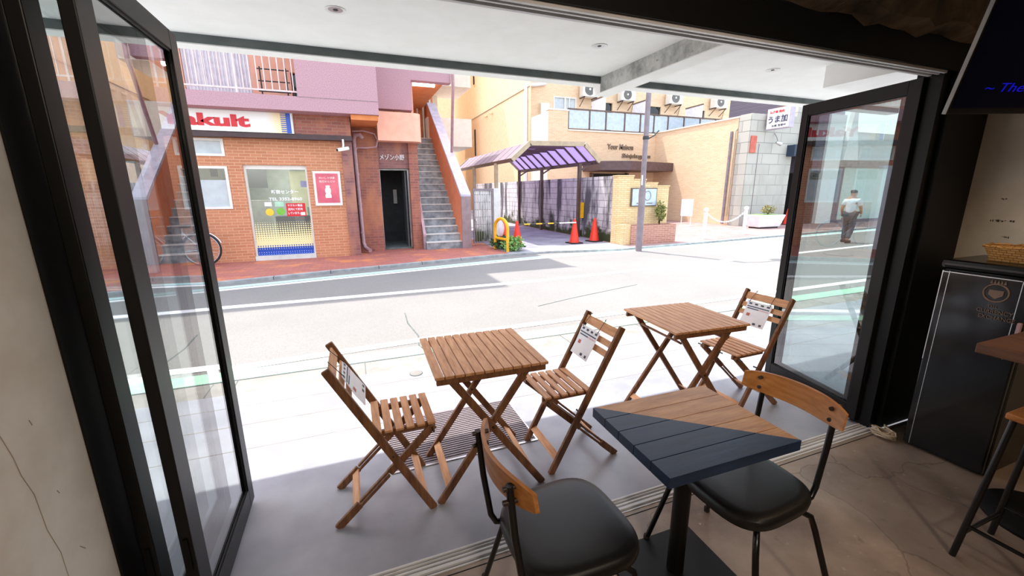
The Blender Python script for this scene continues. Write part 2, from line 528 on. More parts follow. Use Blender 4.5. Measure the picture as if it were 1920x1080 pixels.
class MB:
    def __init__(self):
        self.v, self.f = [], []

    def add(self, vs, fs):
        n = len(self.v)
        self.v += [tuple(p) for p in vs]
        self.f += [tuple(i + n for i in q) for q in fs]
        return self

    def box(self, x0, x1, y0, y1, z0, z1):
        x0, x1 = min(x0, x1), max(x0, x1)
        y0, y1 = min(y0, y1), max(y0, y1)
        z0, z1 = min(z0, z1), max(z0, z1)
        vs = [(x, y, z) for z in (z0, z1) for y in (y0, y1) for x in (x0, x1)]
        return self.add(vs, [(0, 2, 3, 1), (4, 5, 7, 6), (0, 1, 5, 4), (2, 6, 7, 3), (0, 4, 6, 2), (1, 3, 7, 5)])

    def bar(self, p, q, w, t, side=(0, 1, 0)):
        p, q = Vector(p), Vector(q)
        d = (q - p).normalized()
        s = Vector(side)
        s = (s - d * s.dot(d)).normalized()
        n = d.cross(s)
        vs = []
        for c in (p, q):
            for a, b in ((-1, -1), (1, -1), (1, 1), (-1, 1)):
                vs.append(c + s * (a * w / 2) + n * (b * t / 2))
        return self.add(vs, [(3, 2, 1, 0), (4, 5, 6, 7), (0, 1, 5, 4), (1, 2, 6, 5), (2, 3, 7, 6), (3, 0, 4, 7)])

    def tube(self, pts, r, n=10, closed=False):
        pts = [Vector(p) for p in pts]
        N = len(pts)
        rings = []
        prev = None
        for i, p in enumerate(pts):
            if closed:
                d = pts[(i + 1) % N] - pts[i - 1]
            else:
                d = pts[min(i + 1, N - 1)] - pts[max(i - 1, 0)]
            d.normalize()
            if prev is None:
                a = Vector((0, 0, 1)) if abs(d.z) < 0.9 else Vector((1, 0, 0))
                s = a.cross(d).normalized()
            else:
                s = (prev - d * prev.dot(d)).normalized()
            prev = s
            b = d.cross(s)
            rr = r[i] if isinstance(r, (list, tuple)) else r
            rings.append([p + s * (rr * math.cos(2 * PI * j / n)) + b * (rr * math.sin(2 * PI * j / n)) for j in range(n)])
        vs = [q for rg in rings for q in rg]
        fs = []
        for i in range(N if closed else N - 1):
            i2 = (i + 1) % N
            for j in range(n):
                j2 = (j + 1) % n
                fs.append((i * n + j, i * n + j2, i2 * n + j2, i2 * n + j))
        if not closed:
            fs.append(tuple(range(n))[::-1])
            fs.append(tuple((N - 1) * n + j for j in range(n)))
        return self.add(vs, fs)

    def lathe(self, prof, n=24, c=(0, 0, 0)):
        vs, fs = [], []
        for r, z in prof:
            for j in range(n):
                a = 2 * PI * j / n
                vs.append((c[0] + r * math.cos(a), c[1] + r * math.sin(a), c[2] + z))
        for i in range(len(prof) - 1):
            for j in range(n):
                j2 = (j + 1) % n
                fs.append((i * n + j, i * n + j2, (i + 1) * n + j2, (i + 1) * n + j))
        fs.append(tuple(range(n))[::-1])
        fs.append(tuple((len(prof) - 1) * n + j for j in range(n)))
        return self.add(vs, fs)

    def prism(self, poly, axis, a0, a1):
        def P(p, a):
            return {'x': (a, p[0], p[1]), 'y': (p[0], a, p[1]), 'z': (p[0], p[1], a)}[axis]
        n = len(poly)
        vs = [P(p, a0) for p in poly] + [P(p, a1) for p in poly]
        fs = [tuple(range(n))[::-1], tuple(range(n, 2 * n))]
        for i in range(n):
            j = (i + 1) % n
            fs.append((i, j, n + j, n + i))
        return self.add(vs, fs)

    def grid(self, nu, nv, fn):
        vs = [fn(i / nu, j / nv) for j in range(nv + 1) for i in range(nu + 1)]
        fs = [(j * (nu + 1) + i, j * (nu + 1) + i + 1, (j + 1) * (nu + 1) + i + 1, (j + 1) * (nu + 1) + i) for j in range(nv) for i in range(nu)]
        return self.add(vs, fs)

    def walled(self, x0, x1, z0, z1, holes, y0, y1):
        """a wall in the x-z plane, y0..y1 thick, with rectangular openings (xa, xb, za, zb)"""
        xs = sorted({x0, x1, *[min(max(q, x0), x1) for h in holes for q in h[:2]]})
        zs = sorted({z0, z1, *[min(max(q, z0), z1) for h in holes for q in h[2:]]})

        def solid(i, j):
            if i < 0 or j < 0 or i >= len(xs) - 1 or j >= len(zs) - 1:
                return False
            cx, cz = (xs[i] + xs[i + 1]) / 2, (zs[j] + zs[j + 1]) / 2
            return not any(h[0] < cx < h[1] and h[2] < cz < h[3] for h in holes)
        for i in range(len(xs) - 1):
            for j in range(len(zs) - 1):
                if not solid(i, j):
                    continue
                a, b, c, d = xs[i], xs[i + 1], zs[j], zs[j + 1]
                self.add([(a, y0, c), (b, y0, c), (b, y0, d), (a, y0, d)], [(0, 1, 2, 3)])
                self.add([(a, y1, c), (b, y1, c), (b, y1, d), (a, y1, d)], [(3, 2, 1, 0)])
                if not solid(i - 1, j):
                    self.add([(a, y0, c), (a, y1, c), (a, y1, d), (a, y0, d)], [(3, 2, 1, 0)])
                if not solid(i + 1, j):
                    self.add([(b, y0, c), (b, y1, c), (b, y1, d), (b, y0, d)], [(0, 1, 2, 3)])
                if not solid(i, j - 1):
                    self.add([(a, y0, c), (b, y0, c), (b, y1, c), (a, y1, c)], [(3, 2, 1, 0)])
                if not solid(i, j + 1):
                    self.add([(a, y0, d), (b, y0, d), (b, y1, d), (a, y1, d)], [(0, 1, 2, 3)])
        return self

    def build(self, name, mat, parent=None, loc=None, bevel=0.0, smooth=False, recalc=True, weld=False):
        vs = self.v
        if loc is not None:
            L = Vector(loc)
            vs = [tuple(Vector(p) - L) for p in vs]
        me = bpy.data.meshes.new(name)
        me.from_pydata(vs, [], self.f)
        if recalc or weld:
            bm = bmesh.new()
            bm.from_mesh(me)
            if weld:
                bmesh.ops.remove_doubles(bm, verts=bm.verts, dist=1e-5)
            if recalc:
                bmesh.ops.recalc_face_normals(bm, faces=bm.faces)
            bm.to_mesh(me)
            bm.free()
        mt = MAT[mat] if isinstance(mat, str) else mat
        me.materials.append(mt)
        if smooth:
            for p in me.polygons:
                p.use_smooth = True
        o = bpy.data.objects.new(name, me)
        COL.objects.link(o)
        if parent is not None:
            o.parent = parent
            if parent in STATIC:
                o.matrix_parent_inverse = Matrix.Translation(-STATIC[parent])
        if loc is not None:
            o.location = loc
        if bevel:
            b = o.modifiers.new('bevel', 'BEVEL')
            b.width = bevel
            b.segments = 2
            b.limit_method = 'ANGLE'
            b.angle_limit = R(40)
        if smooth:
            me.set_sharp_from_angle(angle=R(42))
        return o


def tag(o, label, cat, group=None, kind=None):
    o['label'] = label
    o['category'] = cat
    if group:
        o['group'] = group
    if kind:
        o['kind'] = kind
    return o


def struct(o, label=None):
    o['kind'] = 'structure'
    if label:
        o['label'] = label
    return o


def thing(name, loc, label=None, cat=None, group=None, static=True):
    o = bpy.data.objects.new(name, None)
    o.empty_display_size = 0.1
    COL.objects.link(o)
    o.location = loc
    if static:
        STATIC[o] = Vector(loc)
    if label:
        tag(o, label, cat, group)
    return o


def kids(o):
    return [c for c in bpy.data.objects if c.parent == o]


def copy_tree(o, parent=None):
    c = o.copy()
    COL.objects.link(c)
    if parent is not None:
        c.parent = parent
    for k in kids(o):
        copy_tree(k, c)
    return c


def place(o, x, y, z=0, rz=0.0, label=None, group=None):
    o.location = (x, y, z)
    o.rotation_euler = (0, 0, rz)
    if label:
        o['label'] = label
    if group:
        o['group'] = group
    return o


def text(name, s, org, u, v, w, h, mat, parent=None, depth=0.006, bold=0.0, shear=0.0):
    """lettering fitted in a w x h box whose lower-left corner is org, in the plane of u and v"""
    cu = bpy.data.curves.new(name, 'FONT')
    cu.body = s
    cu.size = 1.0
    cu.extrude = 0.001
    cu.offset = bold
    cu.shear = shear
    cu.resolution_u = 3
    tmp = bpy.data.objects.new(name + '_tmp', cu)
    COL.objects.link(tmp)
    bpy.context.view_layer.update()
    me = bpy.data.meshes.new_from_object(tmp.evaluated_get(bpy.context.evaluated_depsgraph_get()))
    bpy.data.objects.remove(tmp)
    bpy.data.curves.remove(cu)
    xs = [p.co.x for p in me.vertices]
    ys = [p.co.y for p in me.vertices]
    zs = [p.co.z for p in me.vertices]
    if not xs:
        return None
    x0, x1, y0, y1 = min(xs), max(xs), min(ys), max(ys)
    u, v, org = Vector(u).normalized(), Vector(v).normalized(), Vector(org)
    n = u.cross(v)
    zr = max(zs) - min(zs) or 1
    for p in me.vertices:
        a = (p.co.x - x0) / (x1 - x0) * w
        b = (p.co.y - y0) / (y1 - y0) * h
        c = (p.co.z - min(zs)) / zr * depth
        p.co = org + u * a + v * b + n * c
    me.materials.clear()
    me.materials.append(MAT[mat] if isinstance(mat, str) else mat)
    me.name = name
    o = bpy.data.objects.new(name, me)
    COL.objects.link(o)
    if parent is not None:
        o.parent = parent
        if parent in STATIC:
            o.matrix_parent_inverse = Matrix.Translation(-STATIC[parent])
    return o


def leaves(mb, c, rx, ry, rz, n, size, rnd):
    for _ in range(n):
        a, b = rnd.uniform(0, 2 * PI), math.acos(rnd.uniform(-1, 1))
        q = rnd.uniform(0.55, 1.0)
        p = Vector((c[0] + rx * q * math.sin(b) * math.cos(a), c[1] + ry * q * math.sin(b) * math.sin(a), c[2] + rz * q * math.cos(b)))
        d = Vector((rnd.uniform(-1, 1), rnd.uniform(-1, 1), rnd.uniform(-0.2, 1))).normalized()
        s = d.orthogonal().normalized()
        s.rotate(Matrix.Rotation(rnd.uniform(0, 6.28), 3, d))
        L = size * rnd.uniform(0.7, 1.3)
        nn = d.cross(s) * (L * 0.12)
        mb.add([p, p + d * L * 0.5 + s * L * 0.3 + nn, p + d * L, p + d * L * 0.5 - s * L * 0.3 + nn], [(0, 1, 2), (0, 2, 3)])


X, Y, Z = Vector((1, 0, 0)), Vector((0, 1, 0)), Vector((0, 0, 1))

# ================================================================== the cafe room
struct(MB().box(-0.9, 3.6, -4.0, 1.375, -0.12, 0.0).build('floor', 'floor'), 'worn brown concrete floor inside the open front')
struct(MB().box(-0.9, -0.72, -4.0, 1.335, 0, 3.0).build('wall_left', 'cream_wall'), 'cream plastered wall left of the folding doors')
struct(MB().box(3.45, 3.6, -4.0, 1.55, 0, 3.0).build('wall_right', 'cream_wall'), 'cream wall behind the black fridge')
struct(MB().box(-0.9, 3.6, -4.15, -4.0, 0, 3.0).build('wall_back', 'cream_wall'))
struct(MB().box(-0.9, 3.6, -4.15, 1.6, 2.95, 3.2).build('ceiling', 'brown_concrete'), 'rough dark concrete overhead')
# header over the opening: rough concrete above, black steel below, aluminium track under it
hb = MB()
NN = 46
vs = []
rnd = random.Random(3)
prof = []
for i in range(NN + 1):
    x = -0.9 + 4.5 * i / NN
    zb = 2.235 + rnd.uniform(-0.012, 0.02) + 0.012 * math.sin(i * 1.7)
    yb = 1.30 + rnd.uniform(-0.02, 0.015)
    prof.append([(x, 1.375, zb - 0.01), (x, yb, zb + 0.015), (x, yb - 0.01, zb + 0.06), (x, 1.27, 2.5), (x, 1.27, 2.95), (x, 1.6, 2.95), (x, 1.6, 2.2)])
k7 = len(prof[0])
hb.add([p for q in prof for p in q], [(i * k7 + j, i * k7 + (j + 1) % k7, (i + 1) * k7 + (j + 1) % k7, (i + 1) * k7 + j) for i in range(NN) for j in range(k7)])
struct(hb.build('wall_front', 'brown_concrete'), 'rough broken concrete edge above the black door header')
struct(MB().box(-0.72, 3.45, 1.375, 1.47, 2.10, 2.26).build('trim_1', 'black_metal'), 'black steel header over the folding doors')
t2 = MB()
for y0, y1 in ((1.388, 1.402), (1.418, 1.428), (1.452, 1.468)):
    t2.box(-0.70, 2.97, y0, y1, 2.088, 2.10)
struct(t2.build('trim_2', 'rail_alu'), 'aluminium track under the door header')
t3 = MB()
t3.box(-0.72, 3.0, 1.375, 1.470, -0.1, -0.012)
struct(t3.build('trim_3', 'dark_gap'), 'dark grooves of the floor track')
t4 = MB()
for y0, y1, z1 in ((1.376, 1.384, 0.004), (1.395, 1.411, 0.006), (1.423, 1.433, 0.003), (1.445, 1.450, 0.003), (1.460, 1.470, 0.003)):
    t4.box(-0.72, 3.0, y0, y1, -0.06, z1)
struct(t4.build('trim_4', 'rail_alu', bevel=0.002), 'aluminium rails of the folding door floor track')
struct(MB().box(-0.9, -0.714, 1.335, 1.50, 0, 2.26).build('trim_5', 'black_metal'), 'black left jamb of the opening')
jb = MB().box(3.06, 3.45, 1.385, 1.56, 0, 2.26)
jb.box(2.995, 3.06, 1.41, 1.52, 0, 2.10)
struct(jb.build('trim_6', 'black_metal'), 'wide black right jamb of the opening')
struct(MB().box(-0.7138, -0.711, 1.449, 1.452, 0.02, 2.09).build('light_gap_strip', 'alu'), 'thin bright strip added as the gap of light down the left jamb')  # added metal strip, draws light leaking past the folded door
struct(MB().box(-0.72, 3.45, 1.352, 1.356, 0.0, 0.0015).build('trim_7', 'dark_gap'), 'saw-cut joint along the track')


def door_panel(name, p, q, th, st0, st1, label):
    """a glazed folding panel standing from p to q; stile widths st0 and st1"""
    p, q = Vector((*p, 0)), Vector((*q, 0))
    d = (q - p)
    L = d.length
    rz = math.atan2(d.y, d.x)
    t = thing(name, (p.x, p.y, 0.0), static=False)
    t.rotation_euler = (0, 0, rz)
    struct(t, label)
    h0, h1 = 0.022, 2.088
    for a, b in ((0, st0), (L - st1, L)):
        MB().box(a, b, -th / 2, th / 2, h0, h1).build('stile', 'charcoal_frame', t, bevel=0.003)
    MB().box(st0, L - st1, -th / 2, th / 2, h0, 0.115).build('bottom_rail', 'charcoal_frame', t, bevel=0.003)
    MB().box(st0, L - st1, -th / 2, th / 2, 2.015, h1).build('top_rail', 'charcoal_frame', t, bevel=0.003)
    g = MB()
    for yy in (-th / 2 + 0.006, th / 2 - 0.012):
        g.box(st0, st0 + 0.007, yy, yy + 0.006, 0.115, 2.015)
        g.box(L - st1 - 0.007, L - st1, yy, yy + 0.006, 0.115, 2.015)
        g.box(st0 + 0.007, L - st1 - 0.007, yy, yy + 0.006, 0.115, 0.122)
        g.box(st0 + 0.007, L - st1 - 0.007, yy, yy + 0.006, 2.008, 2.015)
    g.build('gasket', 'black_metal', t)
    MB().box(st0 + 0.001, L - st1 - 0.001, -0.003, 0.003, 0.116, 2.014).build('glass_pane', 'glass', t)
    MB().box(-0.006, 0.0, -0.006, 0.006, 0.3, 0.42).build('hinge', 'black_metal', t)
    return t


door_panel('door_1', (-0.585, 1.41), (-0.585, 2.115), 0.034, 0.09, 0.075, 'black framed folding glass door panel standing open at left')
door_panel('door_2', (-0.683, 1.41), (-0.683, 2.115), 0.034, 0.075, 0.075, 'folded glass door panel against the left jamb, behind the open one')
door_panel('door_3', (2.957 + 0.02, 1.475), (3.132, 2.24), 0.034, 0.07, 0.055, 'black framed folding glass door panel standing open at right')
door_panel('door_4', (3.035, 1.53), (3.19, 2.22), 0.03, 0.07, 0.055, 'second folded glass door panel behind the right one')

# ================================================================== canopy
struct(MB().box(-2.2, 6.0, 1.47, 3.17, 2.40, 2.62).build('canopy_ceiling', 'white_plaster'), 'white canopy soffit over the terrace')
cf = MB().box(-2.2, 6.0, 3.17, 3.175, 2.352, 2.42)
struct(cf.build('canopy_edge', 'grey_mortar'), 'grey mortar inner face of the canopy edge')
struct(MB().box(-2.2, 6.0, 3.175, 3.29, 2.345, 2.80).build('canopy_fascia', 'white_plaster'), 'white canopy fascia')
struct(MB().box(2.0, 2.004, 1.47, 3.176, 2.285, 2.42).build('canopy_beam_face', 'beam'), 'stained rough mortar side of the canopy beam')
struct(MB().box(2.004, 2.15, 1.47, 3.29, 2.279, 2.42).build('canopy_beam', 'white_plaster'), 'white canopy beam running to the street')
struct(MB().box(3.44, 6.0, 1.47, 2.34, 2.25, 2.42).build('canopy_bulkhead', 'white_plaster'), 'boxed white bulkhead on the canopy soffit')
struct(MB().box(4.15, 4.6, 1.5, 1.95, 0, 2.40).build('brick_pier', 'tile_brown'), 'brown tiled pier at the right end of the terrace')
struct(MB().box(-2.2, -0.73, 1.47, 1.60, 0, 2.40).build('front_pier', 'white_plaster'))
for i, (x, y, lab) in enumerate(((0.018, 2.533, 'leftmost round downlight recessed in the white soffit'),
                                 (1.58, 2.537, 'middle round downlight recessed in the white soffit, left of the beam'),
                                 (3.144, 2.545, 'rightmost round downlight recessed in the soffit, right of the beam'))):
    t = thing('downlight', (x, y, 2.4), lab, 'light', 'canopy downlights')
    MB().lathe([(0.036, -0.001), (0.05, -0.004), (0.05, -0.0005), (0.036, -0.0005)], 28, (x, y, 2.4)).build('trim_ring', 'white_paint', t, smooth=True)
    MB().lathe([(0.036, -0.0015), (0.030, -0.0008), (0.012, -0.0004), (0.001, -0.0004)], 28, (x, y, 2.4)).build('reflector', 'alu', t, smooth=True)
    MB().lathe([(0.011, -0.004), (0.013, -0.002), (0.011, -0.0005)], 16, (x, y, 2.4)).build('bulb', 'ac_dark', t, smooth=True)

# ================================================================== ground
struct(MB().box(-14, 30, 1.47, 3.46, -0.15, 0.0).build('terrace_floor', 'terrace'), 'grey screed terrace under the canopy')
jt = MB()
for y, w in ((2.62, 0.006), (2.93, 0.010), (3.22, 0.008)):
    jt.box(-14, 30, y, y + w, -0.01, 0.001)
for x in (-3.1, 1.28, 4.4):
    jt.box(x, x + 0.006, 2.62, 3.46, -0.01, 0.001)
struct(jt.build('terrace_joints', 'gutter'), 'thin joints in the terrace edge')
struct(MB().box(-14, 30, 3.46, 3.80, -0.2, -0.03).build('gutter_strip', 'gutter'), 'concrete gutter along the near road edge')
gj = MB()
gj.box(-14, 30, 3.795, 3.815, -0.08, -0.027)
for i in range(-12, 26):
    gj.box(i * 1.0, i * 1.0 + 0.008, 3.46, 3.80, -0.05, -0.028)
struct(gj.build('gutter_joints', 'grey_mortar'), 'dark joints of the gutter')
struct(MB().box(-60, 60, 3.80, 14.0, -0.4, -0.05).build('road', 'road'), 'narrow asphalt street')


def strip(pts, w, name, mat, z, label, h=0.004):
    b = MB()
    pts = [Vector((*p, 0)) for p in pts]
    for a, c in zip(pts[:-1], pts[1:]):
        d = (c - a).normalized()
        n = Vector((-d.y, d.x, 0)) * w
        b.add([a + Z * z, c + Z * z, c + n + Z * z, a + n + Z * z, a + Z * (z - h), c + Z * (z - h), c + n + Z * (z - h), a + n + Z * (z - h)],
              [(0, 1, 2, 3), (4, 7, 6, 5), (0, 4, 5, 1), (1, 5, 6, 2), (2, 6, 7, 3), (3, 7, 4, 0)])
    return struct(b.build(name, mat), label)


RZ = -0.046
strip([(-14, 3.84), (30, 3.84)], 0.24, 'green_pedestrian_strip', 'green_strip', RZ, 'worn mint green strip beside the gutter')
strip([(-14, 4.02), (-1.1, 4.08), (1.1, 4.22), (30, 4.6)], 0.13, 'white_line_near', 'worn_white', RZ + 0.002, 'white edge line nearest the terrace')
strip([(-14, 6.6), (2.9, 6.42), (9.8, 6.9), (30, 8.4)], 0.16, 'white_line_middle', 'worn_white', RZ, 'white line along the middle of the street')
FK = [(-30, 4.3), (-14, 6.25), (-8, 7.2), (-2.35, 8.20), (-0.46, 8.62), (3.17, 9.3), (4.6, 9.42), (6.5, 9.06), (9.0, 9.32), (13.8, 9.83), (30, 11.5), (60, 14.5)]
LW = [(-14, 5.75), (-8, 6.7), (-2.15, 7.72), (2.9, 8.55), (4.5, 8.75), (9, 8.95), (13.8, 9.4), (30, 11.0)]
strip(LW, 0.11, 'white_line_far', 'worn_white', RZ, 'white edge line along the far kerb')
strip([(x, y + 0.17) for x, y in LW], 0.16, 'mint_line_far', 'cyan_line', RZ, 'mint coloured line beside the far kerb')
# cracks in the asphalt
ck = MB()
for a, c in (((0.55, 5.35), (0.53, 4.9)), ((0.53, 4.9), (0.58, 4.4)), ((0.58, 4.4), (0.54, 4.1)), ((0.54, 4.1), (0.6, 3.82)), ((2.9, 5.2), (4.4, 5.6)), ((2.9, 5.2), (2.3, 5.0))):
    ck.bar((*a, -0.049), (*c, -0.049), 0.014, 0.006, (0, 1, 0) if abs(c[0] - a[0]) > 0.5 else (1, 0, 0))
struct(ck.build('road_cracks', 'grey_mortar'), 'sealed cracks in the asphalt')


def slab(poly, z0, z1, name, mat, label):
    return struct(MB().prism(poly, 'z', z0, z1).build(name, mat), label)


def ky(x):
    for (a, b), (c, d) in zip(FK[:-1], FK[1:]):
        if a <= x <= c:
            return b + (d - b) * (x - a) / (c - a)


def kpoly(x0, x1, off, yb):
    xs = [x0] + [p[0] for p in FK if x0 < p[0] < x1] + [x1]
    return [(x, ky(x) + off) for x in xs] + [(x1, yb), (x0, yb)]


slab(kpoly(-30, 3.55, 0.13, 13.0), -0.2, 0.0, 'sidewalk_red', 'pav_red', 'red brick sidewalk before the shop')
slab(kpoly(3.55, 7.02, 0.13, 27.0), -0.2, -0.002, 'driveway', 'driveway', 'grey driveway running under the carport')
slab(kpoly(7.02, 60, 0.13, 19.0), -0.2, -0.001, 'sidewalk_pink', 'pav_pink', 'pale pink tiled sidewalk on the right')
kb = MB()
for i, ((a, b), (c, d)) in enumerate(zip(FK[:-1], FK[1:])):
    n = max(1, int((c - a) / 0.9)) if -9 < a < 20 else 1
    for j in range(n):
        x0, x1 = a + (c - a) * j / n, a + (c - a) * (j + 1) / n
        y0, y1 = b + (d - b) * j / n, b + (d - b) * (j + 1) / n
        g = 0.006 if n > 1 else 0
        kb.prism([(x0 + g, y0), (x1 - g, y1), (x1 - g, y1 + 0.13), (x0 + g, y0 + 0.13)], 'z', -0.2, 0.003)
struct(kb.build('kerb_strip', 'kerb'), 'grey kerb stones of the far sidewalk')
slab([(-60, 27), (60, 27), (60, 60), (-60, 60)], -0.3, -0.05, 'back_ground', 'driveway', None)


def cover(x, y, r, name, lab, z):
    t = thing(name, (x, y, z), lab, 'manhole cover')
    MB().lathe([(r, -0.02), (r, 0.003), (r * 0.9, 0.003), (r * 0.9, -0.01)], 28, (x, y, z)).build('cover_ring', 'grey_mortar', t, smooth=True)
    MB().lathe([(r * 0.88, -0.02), (r * 0.88, 0.004), (0.001, 0.004)], 28, (x, y, z)).build('lid', 'manhole', t, smooth=True)


cover(0.40, 3.32, 0.055, 'valve_cover', 'small round iron cover set in the pale pavement behind the slatted table', 0.0)
cover(11.0, 6.5, 0.3, 'manhole_cover', 'round iron cover in the street at the right', -0.05)
# drain grate in the terrace
t = thing('drain_grate', (0.52, 2.33, 0), 'rectangular slotted metal grate set in the terrace under the left table', 'grate')
MB().box(0.10, 0.95, 2.075, 2.62, 0.0002, 0.002).build('pit', 'dark_gap', t)
fr = MB()
for q in ((0.09, 0.96, 2.065, 2.08), (0.09, 0.96, 2.61, 2.625), (0.09, 0.10, 2.08, 2.61), (0.95, 0.96, 2.08, 2.61)):
    fr.box(*q, 0.0, 0.006)
fr.build('grate_frame', 'alu', t)
sl = MB()
for i in range(25):
    y = 2.085 + i * 0.0215
    sl.box(0.10, 0.95, y, y + 0.011, 0.001, 0.005)
sl.build('grate_bars', 'pole_grey', t)

# ================================================================== the shop building across the street
YB = 10.6
shop = thing('shop_building', (-2.0, YB, 0), 'brick shop with mauve rendered upper floor and railed balcony across the street', 'building')
DOOR = (-2.06, -0.83, 0.0, 2.07)
WINS = [(-3.20, -2.34, 1.15, 2.03), (-3.20, -2.34, 2.23, 2.58), (-4.45, -3.56, 1.15, 2.03), (-4.45, -3.56, 2.23, 2.58)]
MB().walled(-9, -0.07, 0, 2.62, [DOOR] + WINS, YB, YB + 0.3).build('brick_wall', 'brick_orange', shop)
MB().box(-0.07, 0.16, YB - 0.06, YB + 0.62, 0, 2.62).build('corner_pilaster', 'tile_brown', shop)
MB().box(-9, 0.16, 10.42, 10.95, 2.70, 3.12).build('tiled_fascia', 'tile_red', shop)
MB().box(-9, 0.17, 10.36, 10.62, 2.60, 2.70).build('ledge', 'dark_brown', shop)
MB().box(-0.8, 0.76, 10.0, 11.2, 3.11, 8.7).build('upper_wall', 'pebble', shop)
MB().box(-9, -0.8, 10.0, 11.3, 3.11, 3.38).build('balcony_slab', 'pebble', shop)
MB().walled(0.76, 2.66, 3.46, 8.7, [(1.66, 2.70, 3.46, 4.16)], 11.2, 11.45).build('rear_upper_wall', 'pebble', shop)
MB().box(-9, 0.76, 13.3, 13.5, 0, 8.7).build('back_wall', 'interior_pale', shop)
MB().box(-9, 2.66, 11.2, 17.0, 8.4, 8.7).build('roof', 'pebble', shop)
MB().box(-9, -0.8, 10.0, 11.3, 5.9, 6.2).build('upper_slab', 'pebble', shop)
MB().box(-9, -0.8, 10.0, 11.3, 8.4, 8.7).build('eaves_slab', 'pebble', shop)
MB().box(-9, -0.8, 10.02, 10.1, 6.2, 7.2).build('upper_parapet', 'pebble', shop)
MB().walled(-9, -0.8, 3.38, 8.4, [(-3.02, -1.78, 3.42, 5.4), (-1.0, -0.82, 3.62, 4.12)], 11.3, 11.5).build('balcony_wall', 'salmon', shop)
w = MB().box(-3.02, -1.78, 11.36, 11.38, 3.42, 5.4).build('balcony_window', 'curtain', shop)
fr = MB()
for i in range(20):
    x = -3.01 + i * 0.062
    fr.box(x, x + 0.02, 11.34, 11.36, 3.44, 5.36)
fr.build('curtain_fold', 'panel_white', w)
MB().box(-1.0, -0.82, 11.42, 11.44, 3.6, 4.14).build('small_dark_window', 'dark_glass', shop)
MB().box(-9, -1.2, 11.5, 13.3, 2.62, 3.3).build('floor_slab', 'interior_pale', shop)
rail = MB().box(-9, -0.8, 10.05, 10.09, 4.48, 4.54)
rail.box(-9, -0.8, 10.06, 10.08, 3.46, 3.49)
rail = rail.build('railing', 'rail_pink', shop)
for i in range(38):
    x = -0.86 - i * 0.125
    wd = 0.034 if i % 10 == 8 else 0.018
    MB().box(x - wd / 2, x + wd / 2, 10.055, 10.085, 3.38 if i % 10 == 8 else 3.47, 4.5).build('baluster', 'rail_pink', rail)
rk = MB()
for x in (-1.50, -1.02):
    rk.tube([(x, 10.6, 3.38), (x, 10.6, 4.02)], 0.014, 8)
for z in (3.55, 3.75, 3.98):
    rk.tube([(-1.56, 10.6, z), (-0.96, 10.6, z)], 0.012, 8)
tag(rk.build('clothes_rack', 'ac_dark', loc=(-1.25, 10.6, 3.38)), 'dark clothes rack on the balcony behind the pink railing', 'rack')
# interior of the shop
MB().box(-9, 0.1, YB + 0.3, 13.3, 2.45, 2.6).build('shop_ceiling', 'interior_pale', shop)
MB().box(-9, 0.1, YB + 0.3, 13.3, -0.05, 0.02).build('shop_floor', 'interior_pale', shop)
MB().box(0.0, 0.16, YB + 0.3, 13.3, 0, 2.6).build('side_wall', 'interior_pale', shop)
MB().box(-1.5, -0.62, 13.24, 13.3, 0.02, 2.05).build('back_door', 'beige_door', shop)
MB().box(-2.9, -1.95, 12.6, 12.65, 1.6, 2.45).build('dark_blind', 'ac_dark', shop)
MB().box(-3.2, -1.85, 12.0, 12.2, 0.02, 1.3).build('partition', 'interior_pale', shop)
MB().box(-1.7, -1.0, 11.5, 11.9, 0.02, 0.92).build('counter', 'dark_void', shop)
MB().box(-0.95, -0.7, 11.1, 11.35, 0.02, 0.95).build('water_cooler', 'ac_dark', shop)
MB().box(-0.95, -0.72, 11.1, 11.3, 0.95, 1.15).build('cooler_tank', 'mint_bottle', shop)
for i, wn in enumerate(WINS):
    a, b, c, d = wn
    f = MB()
    for q in ((a, b, c, c + 0.05), (a, b, d - 0.05, d), (a, a + 0.05, c + 0.05, d - 0.05), (b - 0.05, b, c + 0.05, d - 0.05)):
        f.box(q[0], q[1], YB - 0.02, YB + 0.08, q[2], q[3])
    f = f.build('window', 'win_frame', shop)
    if d < 2.1:
        MB().box(a + 0.05, b - 0.05, YB + 0.03, YB + 0.036, c + 0.05, c + 0.6).build('frosted_pane', 'frost', f)
        MB().box(a + 0.05, b - 0.05, YB + 0.03, YB + 0.036, c + 0.6, d - 0.05).build('pane', 'shop_glass', f)
        if i == 0:
            MB().box(-2.68, -2.55, YB + 0.10, YB + 0.12, 1.82, 1.98).build('vent_grille', 'dark_void', f)
    else:
        MB().box(a + 0.05, b - 0.05, YB + 0.03, YB + 0.036, c + 0.05, d - 0.05).build('frosted_pane', 'frost', f)
gd = MB()
for q in ((-2.06, -0.83, 1.98, 2.07), (-2.06, -2.02, 0.1, 1.98), (-0.87, -0.83, 0.1, 1.98)):
    gd.box(q[0], q[1], YB + 0.06, YB + 0.14, q[2], q[3])
gd = gd.build('glass_door', 'win_frame', shop)
MB().box(-2.06, -0.83, YB - 0.02, YB + 0.2, 0.0, 0.10).build('door_sill', 'stone_light', gd)
MB().box(-2.02, -0.87, YB + 0.10, YB + 0.106, 0.10, 1.98).build('door_glass', 'shop_glass', gd)
MB().box(-2.02, -0.87, YB + 0.085, YB + 0.09, 0.10, 0.84).build('dotted_film', 'film', gd)
YF = YB + 0.085
text('door_lettering', '新宿センター', (-1.60, YF, 1.46), X, Z, 0.54, 0.085, 'ink_white', gd, bold=0.02)
text('door_lettering', 'TEL 3352-8960', (-1.66, YF, 1.31), X, Z, 0.66, 0.068, 'ink_white', gd, bold=0.02)


